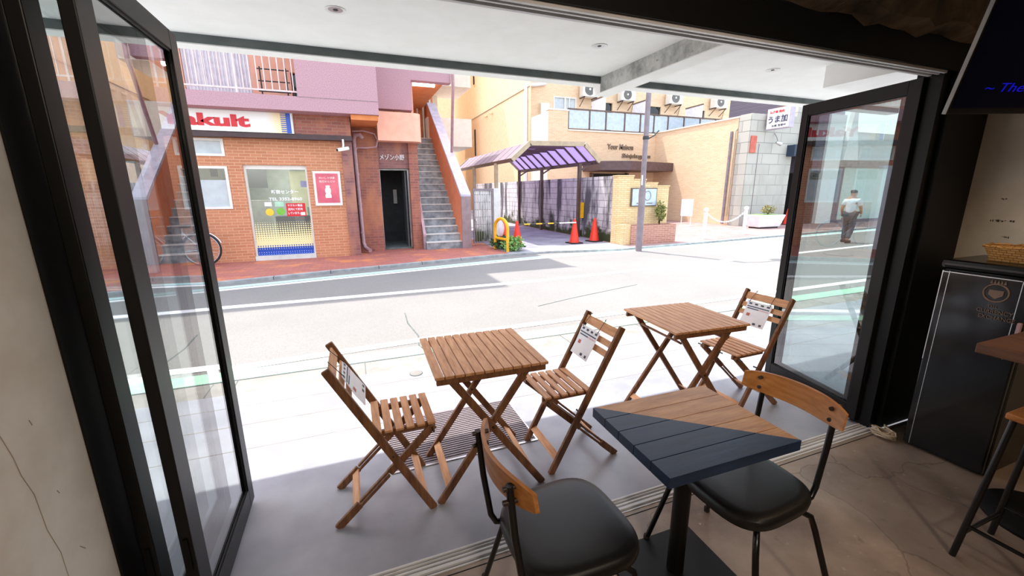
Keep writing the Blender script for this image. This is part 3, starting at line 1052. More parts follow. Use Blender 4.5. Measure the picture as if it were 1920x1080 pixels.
def sticker(x0, x1, z0, z1, mat, round_=False):
    b = MB()
    if round_:
        r = (x1 - x0) / 2
        cx, cz = (x0 + x1) / 2, (z0 + z1) / 2
        b.prism([(cx + r * math.cos(2 * PI * i / 24), cz + r * math.sin(2 * PI * i / 24)) for i in range(24)], 'y', YF - 0.002, YF + 0.003)
    else:
        b.box(x0, x1, YF - 0.002, YF + 0.003, z0, z1)
    return b.build('sticker', mat, gd)


sticker(-1.76, -1.62, 1.19, 1.28, 'paper')
sticker(-1.56, -1.38, 1.18, 1.29, 'green_pale')
sticker(-1.76, -1.60, 0.98, 1.14, 'sticker_yellow', True)
sticker(-1.54, -1.38, 0.99, 1.15, 'sticker_green', True)
rs = sticker(-1.34, -0.95, 0.96, 1.25, 'ink_red')
for i, s in enumerate(('ヤクルト製品', '店内にて販売', 'しています。')):
    text('notice_lettering', s, (-1.31, YF - 0.003, 1.175 - i * 0.085), X, Z, 0.30 if i < 2 else 0.24, 0.055, 'ink_white', rs, depth=0.003, bold=0.02)
MB().box(-1.06, -0.97, YF - 0.006, YF - 0.002, 0.98, 1.05).build('white_badge', 'ink_white', rs)
MB().box(-1.0, -0.88, YF + 0.03, YF + 0.08, 1.60, 1.74).build('door_sensor', 'lilac_box', gd)
# neighbour bay: tiled pier, doorway and name
MB().box(0.16, 0.76, 11.18, 11.5, 0, 3.0).build('tiled_pier', 'tile_red', shop)
MB().box(0.76, 1.56, 11.3, 11.5, 2.07, 2.72).build('lintel', 'tile_brown', shop)
MB().box(1.5, 1.73, 11.2, 11.9, 0, 2.68).build('stair_side_pier', 'tile_red', shop)
dr = MB().box(0.78, 1.5, 11.48, 11.52, 2.03, 2.08)
dr.box(0.76, 0.79, 11.46, 11.54, 0.0, 2.08)
dr.box(1.46, 1.50, 11.42, 11.54, 0.0, 2.08)
dr = dr.build('entrance_door_frame', 'alu', shop)
MB().box(1.40, 1.44, 11.0 + 0.5, 12.1, 0.03, 2.02).build('open_door_leaf', 'door_grey', dr)
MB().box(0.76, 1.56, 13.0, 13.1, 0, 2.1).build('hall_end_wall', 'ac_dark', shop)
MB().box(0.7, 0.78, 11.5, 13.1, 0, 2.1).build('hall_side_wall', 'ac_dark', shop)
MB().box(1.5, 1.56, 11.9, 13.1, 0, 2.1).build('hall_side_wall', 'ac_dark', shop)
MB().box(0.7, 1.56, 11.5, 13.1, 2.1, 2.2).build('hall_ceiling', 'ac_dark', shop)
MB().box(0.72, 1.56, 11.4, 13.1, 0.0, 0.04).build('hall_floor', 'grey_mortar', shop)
MB().box(1.22, 1.32, 12.9, 12.99, 1.15, 1.55).build('meter_box', 'ac_white', shop)
text('building_name', 'メゾン小野', (0.80, 11.30, 2.27), X, Z, 0.60, 0.14, 'ink_white', shop, depth=0.02, bold=0.005)
# salmon landing with a rounded corner
pl = [(0.76, 11.2), (0.76, 10.8), (1.60, 10.8)] + [(1.60 + 0.2 * math.sin(R(a)), 11.0 - 0.2 * math.cos(R(a))) for a in range(10, 91, 10)] + [(1.80, 11.2)]
MB().prism(pl, 'z', 2.68, 3.33).build('landing_parapet', 'salmon', shop, smooth=True)
MB().box(0.18, 0.74, 10.05, 11.18, 3.0, 3.105).build('soffit', 'orange_soffit', shop)
MB().box(1.66, 1.72, 11.45, 14.0, 3.33, 5.2).build('stairwell_wall', 'salmon', shop)
MB().box(1.66, 3.0, 15.5, 15.6, 3.2, 5.3).build('stairwell_back_wall', 'orange_soffit', shop)
MB().box(1.66, 2.60, 11.45, 16.0, 4.27, 4.42).build('stairwell_ceiling', 'orange_soffit', shop)
MB().box(1.80, 2.38, 11.88, 11.96, 4.20, 4.26).build('light_tube', 'tube_light', shop)
pf = MB()
for x in (2.42, 2.62, 2.86):
    pf.box(x, x + 0.05, 15.40, 15.5, 3.2, 4.9)
pf.build('landing_door_frame', 'win_frame', shop)
MB().box(-0.8, 0.76, 9.994, 10.0, 3.372, 3.384).build('render_seam', 'post_mauve', shop)
MB().tube([(2.70, 11.15, 8.6), (2.70, 11.15, 4.1), (2.72, 11.3, 3.9), (2.9, 12.4, 2.6)], 0.04, 10).build('corner_downpipe', 'pipe_pink', shop, smooth=True)
# right side balconies of the shop building
MB().box(2.7, 4.25, 15.0, 17.0, 3.02, 3.95).build('side_balcony', 'cream_plaster', shop)
MB().box(2.7, 4.25, 15.0, 17.0, 4.97, 5.9).build('side_balcony', 'cream_plaster', shop)
MB().box(-8, 2.6, 16.2, 18.0, 0, 8.6).build('rear_wing', 'salmon', shop)
MB().box(3.0, 3.4, 16.6, 17.4, 0, 8.6).build('side_wall_panel', 'cream_plaster', shop)
# downpipe with its elbows
dp = MB()
dp.tube([(0.42, 10.95, 2.72), (0.36, 10.95, 2.80), (0.26, 11.0, 2.80), (0.22, 11.05, 2.70), (0.22, 11.08, 2.4), (0.24, 11.08, 0.25), (0.28, 11.02, 0.12), (0.38, 10.85, 0.06)], 0.05, 12)
for z in (0.5, 1.2, 1.9, 2.5):
    dp.lathe([(0.058, -0.02), (0.058, 0.02)], 14, (0.23, 11.08, z))
tag(dp.build('downpipe', 'pipe_pink', smooth=True, loc=(0.24, 11.05, 0)), 'pink drain pipe running down the recess beside the brick shop', 'pipe')
cp = MB().tube([(0.2, 11.05, 2.52), (0.5, 11.02, 2.52), (0.72, 11.0, 2.55), (0.76, 10.98, 2.7), (0.70, 10.98, 2.84), (0.45, 10.98, 2.90), (0.2, 11.0, 2.88)], 0.018, 8)
tag(cp.build('conduit', 'pipe_pink', smooth=True, loc=(0.5, 11.0, 2.5)), 'thin looping conduit beside the drain pipe elbow', 'pipe')
# shop sign
SX0, SX1 = -3.92, -0.99
ts = thing('shop_sign', (-2.45, 10.36, 2.7), 'long white shop sign with red lettering and dotted blue ends', 'sign')
MB().box(SX0, SX1, 10.345, 10.42, 2.705, 3.10).build('panel', sign_face(SX0, SX1), ts)
MB().box(SX0 - 0.02, SX1 + 0.02, 10.36, 10.43, 2.69, 3.115).build('sign_frame', 'win_frame', ts)
text('lettering', 'Yakult', (-3.32, 10.345, 2.79), X, Z, 1.56, 0.235, 'ink_red', ts, depth=0.012, bold=0.045)
# poster
tp = thing('poster', (-0.43, YB, 1.2), 'red poster with a pale bottle in a white frame beside the glass door', 'poster')
MB().box(-0.72, -0.15, YB - 0.03, YB - 0.001, 1.19, 1.95).build('poster_frame', 'win_frame', tp)
MB().box(-0.67, -0.20, YB - 0.034, YB - 0.03, 1.25, 1.90).build('print', 'poster_red', tp)
bt = [(0.001, 0), (0.062, 0), (0.066, 0.05), (0.05, 0.10), (0.062, 0.15), (0.058, 0.2), (0.036, 0.235), (0.044, 0.25), (0.044, 0.275), (0.001, 0.28)]
MB().prism([(-0.435 + r, 1.36 + z) for r, z in bt] + [(-0.435 - r, 1.36 + z) for r, z in reversed(bt)], 'y', YB - 0.037, YB - 0.034).build('bottle_picture', 'bottle_cream', tp)
text('poster_lettering', 'おいしさ健康', (-0.60, YB - 0.034, 1.78), X, Z, 0.33, 0.05, 'bottle_cream', tp, depth=0.002, bold=0.01)
text('poster_lettering', '毎日おとどけ', (-0.60, YB - 0.034, 1.70), X, Z, 0.33, 0.05, 'bottle_cream', tp, depth=0.002, bold=0.01)
# camera under the ledge
tc_ = thing('security_camera', (-0.03, 10.3, 2.6), 'white security camera hanging under the shop fascia at its right corner', 'camera')
MB().tube([(-0.02, 10.36, 2.62), (-0.02, 10.33, 2.5), (-0.03, 10.3, 2.44)], 0.022, 10).build('bracket', 'ac_white', tc_, smooth=True)
MB().bar((0.08, 10.34, 2.44), (-0.15, 10.2, 2.38), 0.075, 0.075, (0, 0, 1)).build('camera_body', 'ac_white', tc_, bevel=0.015)
MB().bar((-0.15, 10.2, 2.382), (-0.158, 10.195, 2.38), 0.05, 0.05, (0, 0, 1)).build('lens', 'dark_glass', tc_)

# staircase
st = thing('staircase', (2.3, 10.9, 0), 'grey concrete outdoor staircase between orange and mauve side walls', 'stairs')
for i in range(17):
    y0 = 10.92 + i * 0.235
    z1 = 0.19 * (i + 1)
    stp = MB().box(1.80, 2.75, y0, y0 + 0.29, max(0, z1 - 0.36), z1 - 0.02).build('step', 'stair_concrete', st)
    MB().box(1.80, 2.75, y0 - 0.015, y0 + 0.25, z1 - 0.02, z1).build('nosing', 'stone_light', stp)
MB().box(1.6, 3.0, 14.9, 16.5, 3.0, 3.2).build('landing', 'stair_concrete', st)
MB().prism([(10.88, 0), (10.88, 1.36), (15.1, 4.36), (16.4, 4.40), (16.4, 3.0), (14.9, 3.0)], 'x', 2.75, 2.98).build('right_wall', 'orange_paint', st)
MB().prism([(10.84, 1.36), (10.84, 1.41), (15.1, 4.42), (16.4, 4.46), (16.4, 4.40), (15.1, 4.36), (10.90, 1.36)], 'x', 2.73, 3.0).build('wall_cap', 'cap_grey', st)
MB().box(2.74, 2.99, 10.83, 10.88, 0, 1.36).build('end_post', 'post_mauve', st)
MB().prism([(11.0, 0), (11.0, 0.34), (12.55, 2.66), (14.6, 3.5), (14.6, 0)], 'x', 1.735, 1.795).build('left_wall', 'post_mauve', st)
MB().prism([(10.98, 0.34), (10.98, 0.40), (12.55, 2.74), (12.58, 2.67)], 'x', 1.732, 1.80).build('left_cap', 'pipe_pink', st)

# gate and post beside the stairs
gt = thing('metal_gate', (3.4, 11.08, 0), 'grey barred metal gate right of the staircase', 'gate')
f = MB()
for q in ((3.12, 3.70, 1.50, 1.56), (3.12, 3.70, 0.08, 0.13), (3.12, 3.16, 0.13, 1.50), (3.66, 3.70, 0.13, 1.50)):
    f.box(q[0], q[1], 11.06, 11.10, q[2], q[3])
f.build('gate_frame', 'pole_grey', gt)
for i in range(7):
    x = 3.2 + i * 0.07
    MB().box(x, x + 0.014, 11.07, 11.09, 0.13, 1.50).build('bar', 'alu', gt)
MB().box(3.17, 3.65, 11.085, 11.09, 0.13, 1.50).build('back_panel', 'block', gt)
MB().box(3.17, 3.21, 11.02, 11.06, 0.7, 0.76).build('latch', 'chrome', gt)
tag(MB().box(3.71, 3.90, 11.05, 11.35, 0, 1.57).build('gate_post', 'stone_light', loc=(3.8, 11.2, 0)), 'pale concrete gate post right of the barred gate', 'post')
tag(MB().box(3.0, 3.12, 11.3, 16.5, 0, 1.5).build('block_fence', 'block', loc=(3.05, 14, 0)), 'low block wall running back behind the barred gate', 'wall')

# ================================================================== carport
cpo = thing('carport', (5.9, 11.6, 0), 'carport with curved purple panels over the driveway', 'carport')
PR = [(4.46, 2.36), (5.02, 2.84), (6.84, 2.87), (7.40, 2.37)]
Y0, Y1 = 11.6, 18.2
for yy, wd, nm in ((Y0, 0.07, 'front_arch'), (Y1, 0.05, 'rear_arch')):
    fr = MB()
    for a, b in zip(PR[:-1], PR[1:]):
        fr.bar((a[0], yy, a[1]), (b[0], yy, b[1]), wd, 0.13, (0, 1, 0))
    fr.build(nm, 'carport_beige', cpo)
for i in range(3):
    a, b = PR[i], PR[i + 1]
    q = MB().add([(a[0], Y0, a[1] + 0.03), (b[0], Y0, b[1] + 0.03), (b[0], Y1, b[1] + 0.03), (a[0], Y1, a[1] + 0.03),
                  (a[0], Y0, a[1] + 0.036), (b[0], Y0, b[1] + 0.036), (b[0], Y1, b[1] + 0.036), (a[0], Y1, a[1] + 0.036)],
                 [(0, 3, 2, 1), (4, 5, 6, 7), (0, 1, 5, 4), (1, 2, 6, 5), (2, 3, 7, 6), (3, 0, 4, 7)])
    q.build('roof_panel', 'poly', cpo)
    if i == 0:
        MB().bar((4.46, Y0, 2.36), (4.46, Y1, 2.36), 0.10, 0.06, (0, 0, 1)).build('eave_beam', 'carport_metal', cpo)
MB().bar((7.40, Y0, 2.36), (7.40, Y1, 2.36), 0.12, 0.06, (0, 0, 1)).build('eave_beam', 'carport_metal', cpo)
MB().box(5.45, 6.0, 12.9, 13.6, 2.865, 2.87).build('clear_panel', 'poly_clear', cpo)
for i in range(1, 10):
    yy = Y0 + (Y1 - Y0) * i / 10
    b = MB()
    for a, c in zip(PR[:-1], PR[1:]):
        b.bar((a[0], yy, a[1]), (c[0], yy, c[1]), 0.045, 0.06, (0, 1, 0))
    b.build('rafter', 'carport_metal', cpo)
for f_ in (0.33, 0.67):
    for i in range(3):
        a, c = PR[i], PR[i + 1]
        x, z = a[0] + (c[0] - a[0]) * f_, a[1] + (c[1] - a[1]) * f_
        if i == 1:
            MB().bar((x, Y0, z), (x, Y1, z), 0.03, 0.03).build('purlin', 'carport_metal', cpo)
for x, y in ((6.95, 12.05), (6.95, 14.9), (6.95, 17.2), (4.42, 12.9), (4.42, 15.4), (4.42, 17.8)):
    MB().box(x - 0.05, x + 0.05, y - 0.05, y + 0.05, 0, 2.34).build('post', 'carport_metal' if x > 5 else 'carport_beige', cpo)
for y in (12.05, 14.9, 17.2):
    MB().bar((6.95, y, 2.1), (7.35, y, 2.34), 0.05, 0.05).build('brace', 'carport_metal', cpo)
tag(MB().box(6.99, 7.09, 11.94, 12.0, 0.62, 1.12).build('yellow_sign', 'yellow', loc=(7.04, 11.97, 0.6)), 'small yellow sign on the front right carport post', 'sign')
# block wall along the driveway
tag(MB().box(7.12, 7.30, 10.3, 25.0, 0, 1.9).build('block_wall', 'block', loc=(7.2, 17, 0)), 'stained grey block wall along the right side of the driveway', 'wall')

# ================================================================== stepped sign wall, planter
sw = thing('sign_wall', (8.0, 10.15, 0), 'stepped cream brick wall carrying a grey name plate', 'wall')
wl = MB()
for a, b, z in ((7.04, 7.56, 1.88), (7.56, 7.98, 1.78), (7.98, 8.40, 1.69), (8.40, 8.82, 1.60)):
    wl.box(a, b, 10.05, 10.3, 0, z)
wl.build('brick_wall', 'brick_cream', sw)
cpw = MB()
for a, b, z in ((7.03, 7.57, 1.88), (7.57, 7.99, 1.78), (7.99, 8.41, 1.69), (8.41, 8.84, 1.60)):
    cpw.box(a, b, 10.03, 10.32, z, z + 0.03)
cpw.build('coping', 'brick_cream', sw)
MB().box(7.47, 8.36, 10.00, 10.05, 1.04, 1.56).build('plate_frame', 'brown_rail', sw)
MB().box(7.50, 8.33, 9.99, 10.0, 1.07, 1.53).build('name_plate', 'frost_panel', sw)
for cx in (7.82, 8.02):
    MB().tube([(cx + 0.11 * math.cos(a * PI / 10), 9.985, 1.34 + 0.13 * math.sin(a * PI / 10)) for a in range(20)], 0.008, 6, True).build('monogram', 'pole_grey', sw)
MB().bar((7.65, 9.985, 1.13), (7.85, 9.985, 1.13), 0.03, 0.006, (0, 0, 1)).build('plate_lettering', 'pole_grey', sw)
MB().bar((8.0, 9.985, 1.13), (8.2, 9.985, 1.13), 0.03, 0.006, (0, 0, 1)).build('plate_lettering', 'pole_grey', sw)
pt = thing('brick_planter', (8.1, 9.9, 0), 'low pink brick planter box before the stepped wall', 'planter')
b = MB()
for q in ((7.30, 8.86, 9.68, 9.76), (7.30, 8.86, 9.96, 10.04), (7.30, 7.38, 9.76, 9.96), (8.78, 8.86, 9.76, 9.96)):
    b.box(*q, 0, 0.53)
b.build('box', 'brick_planter', pt)
MB().box(7.04, 7.30, 9.72, 10.04, 0, 0.56).build('end_block', 'brick_cream', pt)
MB().box(7.38, 8.78, 9.76, 9.96, 0.3, 0.48).build('soil', 'soil', pt)


def bush(name, c, r, n, size, mat, label, seed, stems=4, h0=None):
    rnd = random.Random(seed)
    z0 = h0 if h0 is not None else 0.0
    t = thing(name, (c[0], c[1], z0), label, 'plant')
    sb = MB()
    for i in range(stems):
        a = 2 * PI * i / stems
        sb.tube([(c[0], c[1], z0 - 0.02), (c[0] + r[0] * 0.3 * math.cos(a), c[1] + r[1] * 0.3 * math.sin(a), c[2]),
                 (c[0] + r[0] * 0.6 * math.cos(a), c[1] + r[1] * 0.6 * math.sin(a), c[2] + r[2] * 0.7)], 0.008, 6)
    sb.build('stem', 'soil', t)
    lb = MB()
    leaves(lb, c, r[0], r[1], r[2], n, size, rnd)
    lb.build('foliage', mat, t, recalc=False)
    return t


bush('small_shrub', (8.38, 9.84, 0.86), (0.17, 0.10, 0.30), 170, 0.09, 'leaf_olive', 'small olive shrub growing in the brick planter', 1, h0=0.48)
bush('ivy_bush', (3.75, 10.35, 0.14), (0.38, 0.35, 0.18), 420, 0.09, 'leaf_dark', 'dark leafy ground plant at the foot of the barred gate', 2)
bush('leafy_bush', (3.80, 9.85, 0.16), (0.30, 0.25, 0.22), 420, 0.08, 'leaf', 'bright green leafy bush around the yellow guard hoop', 3)

# yellow guard hoop with a white bag
gh = MB()
hp = [(3.62, 9.74, -0.05), (3.62, 9.74, 0.55)]
A_, B_ = Vector((3.62, 9.74, 0)), Vector((3.50, 10.35, 0))
for i in range(9):
    a = PI * i / 8
    p = (A_ + B_) / 2 + (A_ - B_) / 2 * math.cos(a)
    hp.append((p.x, p.y, 0.57 + 0.24 * math.sin(a)))
hp += [(3.50, 10.35, 0.55), (3.50, 10.35, -0.05)]
gd2 = thing('guard_hoop', (3.58, 10.0, 0), 'yellow tubular guard hoop at the kerb before the driveway', 'barrier')
gh.tube(hp, 0.042, 12)
gh.build('hoop', 'yellow', gd2, smooth=True)
MB().tube([(3.62, 9.74, 0.30), (3.50, 10.35, 0.30)], 0.035, 10).build('crossbar', 'yellow', gd2, smooth=True)
rnd = random.Random(5)
bg = MB()
bg.grid(14, 10, lambda u, v: (3.55 + (0.12 + 0.03 * math.sin(9 * u * PI)) * math.sin(v * PI) * math.cos(2 * PI * u) * 0.5,
                              10.03 + (0.19 + 0.03 * math.sin(11 * u)) * math.sin(v * PI) * math.sin(2 * PI * u) * 0.9,
                              0.58 - 0.2 * math.cos(v * PI) + rnd.uniform(-0.012, 0.012)))
tag(bg.build('plastic_bag', 'bag_white', loc=(3.55, 10.03, 0.4), smooth=True, weld=True), 'crumpled white bag tied to the yellow guard hoop', 'bag')


# traffic cones
def make_cone():
    t = thing('traffic_cone', (0, 0, 0), 'x', 'traffic cone', 'orange traffic cones', static=False)
    MB().box(-0.19, 0.19, -0.19, 0.19, 0.0, 0.03).build('base', 'rubber', t, bevel=0.01)
    MB().lathe([(0.15, 0.03), (0.14, 0.05), (0.045, 0.62), (0.03, 0.68), (0.02, 0.70)], 24).build('cone_body', 'cone_orange', t, smooth=True)
    return t


cone0 = make_cone()
for i, (x, y, lab) in enumerate(((4.22, 10.60, 'orange traffic cone beside the yellow guard hoop, left end of the striped bar'),
                                 (6.02, 10.62, 'orange traffic cone at the right end of the striped bar'),
                                 (6.80, 10.80, 'orange traffic cone standing against the stained block wall'),
                                 (3.98, 11.0, 'orange traffic cone half hidden behind the yellow guard hoop'),
                                 (17.75, 12.75, 'orange traffic cone at the dark doorway beside the white planter'))):
    c = cone0 if i == 0 else copy_tree(cone0)
    place(c, x, y, 0.0, 0.1 * i, lab)
cb_ = thing('cone_bar', (5.1, 10.6, 0.55), 'yellow and black striped bar resting between two traffic cones', 'bar')
for i in range(10):
    a, b = 4.23 + i * 0.18, 4.23 + (i + 1) * 0.18
    ya, yb2 = 10.62, 10.62
    MB().tube([(a, ya - 0.05, 0.60), (b, yb2 - 0.05, 0.60)], 0.018, 10).build('stripe', 'chain_white' if i > 6 else ('yellow' if i % 2 else 'ac_dark'), cb_, smooth=True)

# ================================================================== brick apartment block on the right
ap = thing('apartment_building', (12, 18.6, 0), 'tan brick apartment block with frosted balcony panels behind the carport', 'building')
MB().box(9.0, 15.2, 18.6, 18.9, 0, 4.28).build('front_wall', 'brick_tan', ap)
MB().box(9.0, 10.02, 18.6, 18.9, 4.28, 5.16).build('parapet', 'brick_tan', ap)
MB().box(8.96, 10.05, 18.57, 18.93, 5.16, 5.22).build('parapet_coping', 'white_plaster', ap)
MB().box(8.97, 9.0, 18.62, 21.5, 0, 5.10).build('side_face', 'cream_plaster', ap)
MB().box(10.0, 15.25, 18.55, 18.92, 4.28, 4.34).build('terrace_coping', 'cream_plaster', ap)
MB().box(15.2, 15.55, 13.55, 18.6, 0, 4.36).build('side_wing_wall', 'brick_tan', ap)
MB().box(15.16, 15.6, 13.5, 18.6, 4.36, 4.42).build('side_wing_coping', 'cream_plaster', ap)
MB().box(9.0, 30, 18.9, 21.5, 4.0, 4.2).build('terrace_floor_slab', 'stone_light', ap)
MB().walled(9.0, 25, 4.2, 11, [(10.67, 12.05, 5.3, 6.42), (13.2, 14.4, 4.3, 6.3), (16.8, 17.8, 4.3, 6.3), (20, 21.2, 4.3, 6.3)], 21.5, 21.8).build('upper_wall', 'brick_tan', ap)
wf = MB()
for q in ((10.67, 12.05, 5.3, 5.36), (10.67, 12.05, 6.36, 6.42), (10.67, 10.73, 5.36, 6.36), (11.33, 11.40, 5.36, 6.36), (11.60, 11.65, 5.36, 6.36), (11.99, 12.05, 5.36, 6.36)):
    wf.box(q[0], q[1], 21.48, 21.58, q[2], q[3])
wf = wf.build('window', 'win_frame', ap)
MB().box(10.73, 11.99, 21.55, 21.56, 5.36, 6.36).build('pane', 'frost', wf)
for a, b in ((13.2, 14.4), (16.8, 17.8), (20, 21.2)):
    q = MB().box(a, b, 21.6, 21.65, 4.3, 6.3).build('balcony_door', 'dark_glass', ap)
    MB().box(a + 0.1, a + 0.5, 21.58, 21.6, 4.4, 5.9).build('door_curtain', 'curtain', q)
rl = MB().box(10.02, 21, 18.62, 18.70, 5.24, 5.30)
rl.box(10.02, 21, 18.63, 18.69, 4.34, 4.40)
rl = rl.build('balcony_railing', 'brown_rail', ap)
xs = [10.05, 11.22, 12.15, 13.25, 14.2, 15.05, 15.95, 17.0, 18.1, 19.2, 20.3]
for a, b in zip(xs[:-1], xs[1:]):
    MB().box(a - 0.03, a + 0.03, 18.62, 18.70, 4.40, 5.24).build('railing_post', 'brown_rail', rl)
    MB().box(a + 0.04, b - 0.04, 18.65, 18.665, 4.42, 5.22).build('frosted_panel', 'frost_panel', rl)
for x in (12.27, 14.85, 18.5):
    pq = MB().prism([(18.95, 4.2), (18.95, 6.02), (20.2, 6.0), (20.2, 4.2)], 'x', x - 0.02, x + 0.02).build('partition_panel', 'panel_white', ap)
    MB().prism([(18.93, 6.02), (18.93, 6.08), (20.22, 6.06), (20.22, 6.0)], 'x', x - 0.035, x + 0.035).build('partition_trim', 'brown_rail', pq)
MB().prism([(10.9, 16.9), (12.1, 16.4), (15.2, 16.4 + 0.75), (15.2, 18.6), (10.9, 18.6)], 'z', 2.40, 2.80).build('entrance_canopy', 'canopy_brown', ap)
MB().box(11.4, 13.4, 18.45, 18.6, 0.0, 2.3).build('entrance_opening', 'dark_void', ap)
MB().box(11.3, 11.4, 18.4, 18.6, 0, 2.35).build('entrance_frame', 'brown_rail', ap)
MB().box(13.4, 13.5, 18.4, 18.6, 0, 2.35).build('entrance_frame', 'brown_rail', ap)
text('facade_lettering', 'Your Maison', (12.25, 18.6, 3.50), X, Z, 1.55, 0.26, 'bronze', ap, depth=0.05, bold=0.02)
text('facade_lettering', 'Shinjukugyoen', (13.15, 18.6, 3.05), X, Z, 1.75, 0.27, 'bronze', ap, depth=0.05, bold=0.02)
MB().tube([(8.82, 20.9, 0), (8.82, 20.9, 6.5), (8.9, 21.0, 6.75), (9.5, 21.35, 6.85), (10.1, 21.4, 6.95), (10.2, 21.4, 7.6)], 0.09, 12).build('drain_pipe', 'panel_white', ap, smooth=True)
MB().box(9.85, 10.35, 21.3, 21.5, 5.4, 6.0).build('meter_cabinet', 'ac_white', ap)
# side pipes at the end of the wing
MB().tube([(15.1, 13.75, 0.05), (15.1, 13.75, 3.85)], 0.06, 10).build('wing_downpipe', 'pole_grey', ap, smooth=True)
MB().tube([(15.1, 13.58, 0.4), (15.1, 13.58, 3.85), (15.2, 13.58, 3.95)], 0.035, 8).build('gas_pipe', 'carport_beige', ap, smooth=True)
for i, (x0, z0, w_, h_, lab) in enumerate(((12.15, 6.42, 0.98, 0.72, 'air conditioner unit on the brick wall above the leftmost balcony panels'),
                                           (14.60, 6.38, 0.95, 0.62, 'second air conditioner unit from the left on the brick wall, beside the canopy beam'),
                                           (17.95, 6.42, 0.98, 0.66, 'air conditioner unit just right of the lamp pole'),
                                           (21.4, 6.42, 1.05, 0.66, 'rightmost air conditioner unit on the brick wall'))):
    t = thing('air_conditioner', (x0 + w_ / 2, 21.2, z0), lab, 'air conditioner', 'outdoor units on the brick wall')
    MB().box(x0, x0 + w_, 20.95, 21.35, z0, z0 + h_).build('casing', 'ac_white', t, bevel=0.02)
    cx, cz, rr = x0 + w_ * 0.42, z0 + h_ / 2, h_ * 0.42
    q = MB().prism([(cx + rr * math.cos(2 * PI * j / 28), cz + rr * math.sin(2 * PI * j / 28)) for j in range(28)], 'y', 20.935, 20.95).build('fan_grille', 'fan_grey', t)
    MB().prism([(cx + rr * 0.2 * math.cos(2 * PI * j / 16), cz + rr * 0.2 * math.sin(2 * PI * j / 16)) for j in range(16)], 'y', 20.92, 20.935).build('fan_hub', 'ac_white', q)
    for x in (x0 + 0.12, x0 + w_ - 0.12):
        b = MB().box(x - 0.02, x + 0.02, 20.95, 21.498, z0 - 0.05, z0 - 0.001)
        b.bar((x, 20.98, z0 - 0.04), (x, 21.48, z0 - 0.42), 0.03, 0.03)
        b.build('wall_bracket', 'carport_metal', t)
    MB().tube([(x0 + w_ + 0.02, 21.2, z0 + 0.15), (x0 + w_ + 0.1, 21.3, z0), (x0 + w_ + 0.1, 21.45, z0 - 0.6)], 0.03, 8).build('hose', 'carport_beige', t, smooth=True)
# tan rendered building
tb = thing('rendered_building', (9.0, 26, 0), 'tan rendered building rising behind the carport roof', 'building')
MB().box(8.9, 8.965, 20.6, 40, 0, 16).build('side_wall', 'tan_plaster', tb)
MB().box(8.88, 8.9, 20.6, 40, 6.55, 6.60).build('seam', 'bronze', tb)
for y, z in ((30.5, 8.8), (30.5, 4.0)):
    MB().box(8.86, 8.9, y - 0.12, y + 0.12, z, z + 1.8).build('slit_window', 'dark_void', tb)
for y in (26.5, 27.6):
    MB().tube([(8.9, y, 6.3), (8.7, y, 6.2)], 0.08, 10).build('vent_spout', 'tan_plaster', tb)
tag(MB().box(-3, 7.0, 29, 38, 0, 17).build('rear_shade_block', 'tan_plaster', loc=(2, 33, 0)), 'orange toned block far behind the staircase, added to shade the tan wall', 'building')  # block added and sized to cast shade on the far tan wall

# ================================================================== stone building, sign, sidewalk furniture
sb_ = thing('stone_building', (16.8, 12.95, 0), 'grey stone clad building with a dark doorway at the right', 'building')
MB().box(15.2, 17.75, 12.95, 13.5, 0, 4.45).build('front_wall', 'stone', sb_)
MB().box(15.17, 15.2, 12.97, 13.5, 0, 4.40).build('return_face', 'stone', sb_)
MB().box(17.75, 18.35, 13.4, 14, 0, 5).build('recess_wall', 'brown_recess', sb_)
MB().box(17.75, 18.3, 12.95, 13.4, 2.9, 5.0).build('upper_wall', 'stone', sb_)
MB().box(17.4, 18.8, 12.6, 12.95, 2.85, 3.3).build('awning', 'navy_awning', sb_)
MB().box(15.25, 15.55, 12.9, 12.95, 2.95, 3.6).build('hydrant_sign', 'print_red', sb_)
MB().box(15.75, 15.76, 12.93, 12.95, 0, 3.3).build('cable', 'pole_grey', sb_)
pj_ = thing('projecting_sign', (16.0, 12.4, 3.9), 'white projecting lightbox sign with dark brush characters on the stone wall', 'sign')
MB().box(15.91, 16.14, 11.88, 12.86, 3.82, 4.60).build('lightbox', 'sign_side', pj_)
MB().box(15.895, 15.91, 11.91, 12.83, 3.85, 4.57).build('sign_face', 'sign_white', pj_)
text('lettering', 'うま加', (15.895, 12.78, 4.04), -Y, Z, 0.80, 0.28, 'ink_navy', pj_, depth=0.01, bold=0.02)
text('small_lettering', 'ねぎ焼 焼肉', (15.895, 12.74, 4.40), -Y, Z, 0.60, 0.11, 'ink_red', pj_, depth=0.01, bold=0.015)
text('small_lettering', 'お昼 営業中', (15.895, 12.60, 3.90), -Y, Z, 0.58, 0.085, 'ink_navy', pj_, depth=0.01, bold=0.005)
MB().box(15.98, 16.06, 12.86, 12.95, 4.0, 4.4).build('sign_bracket', 'pole_grey', pj_)
sl_ = thing('spotlight', (16.6, 12.8, 3.4), 'small metal spotlight on an arm below the projecting sign', 'light')
MB().tube([(16.55, 12.95, 3.75), (16.5, 12.8, 3.6), (16.5, 12.7, 3.38)], 0.014, 8).build('arm', 'pole_grey', sl_, smooth=True)
MB().tube([(16.42, 12.72, 3.36), (16.62, 12.66, 3.30)], [0.05, 0.09], 14).build('lamp_head', 'steel', sl_, smooth=True)
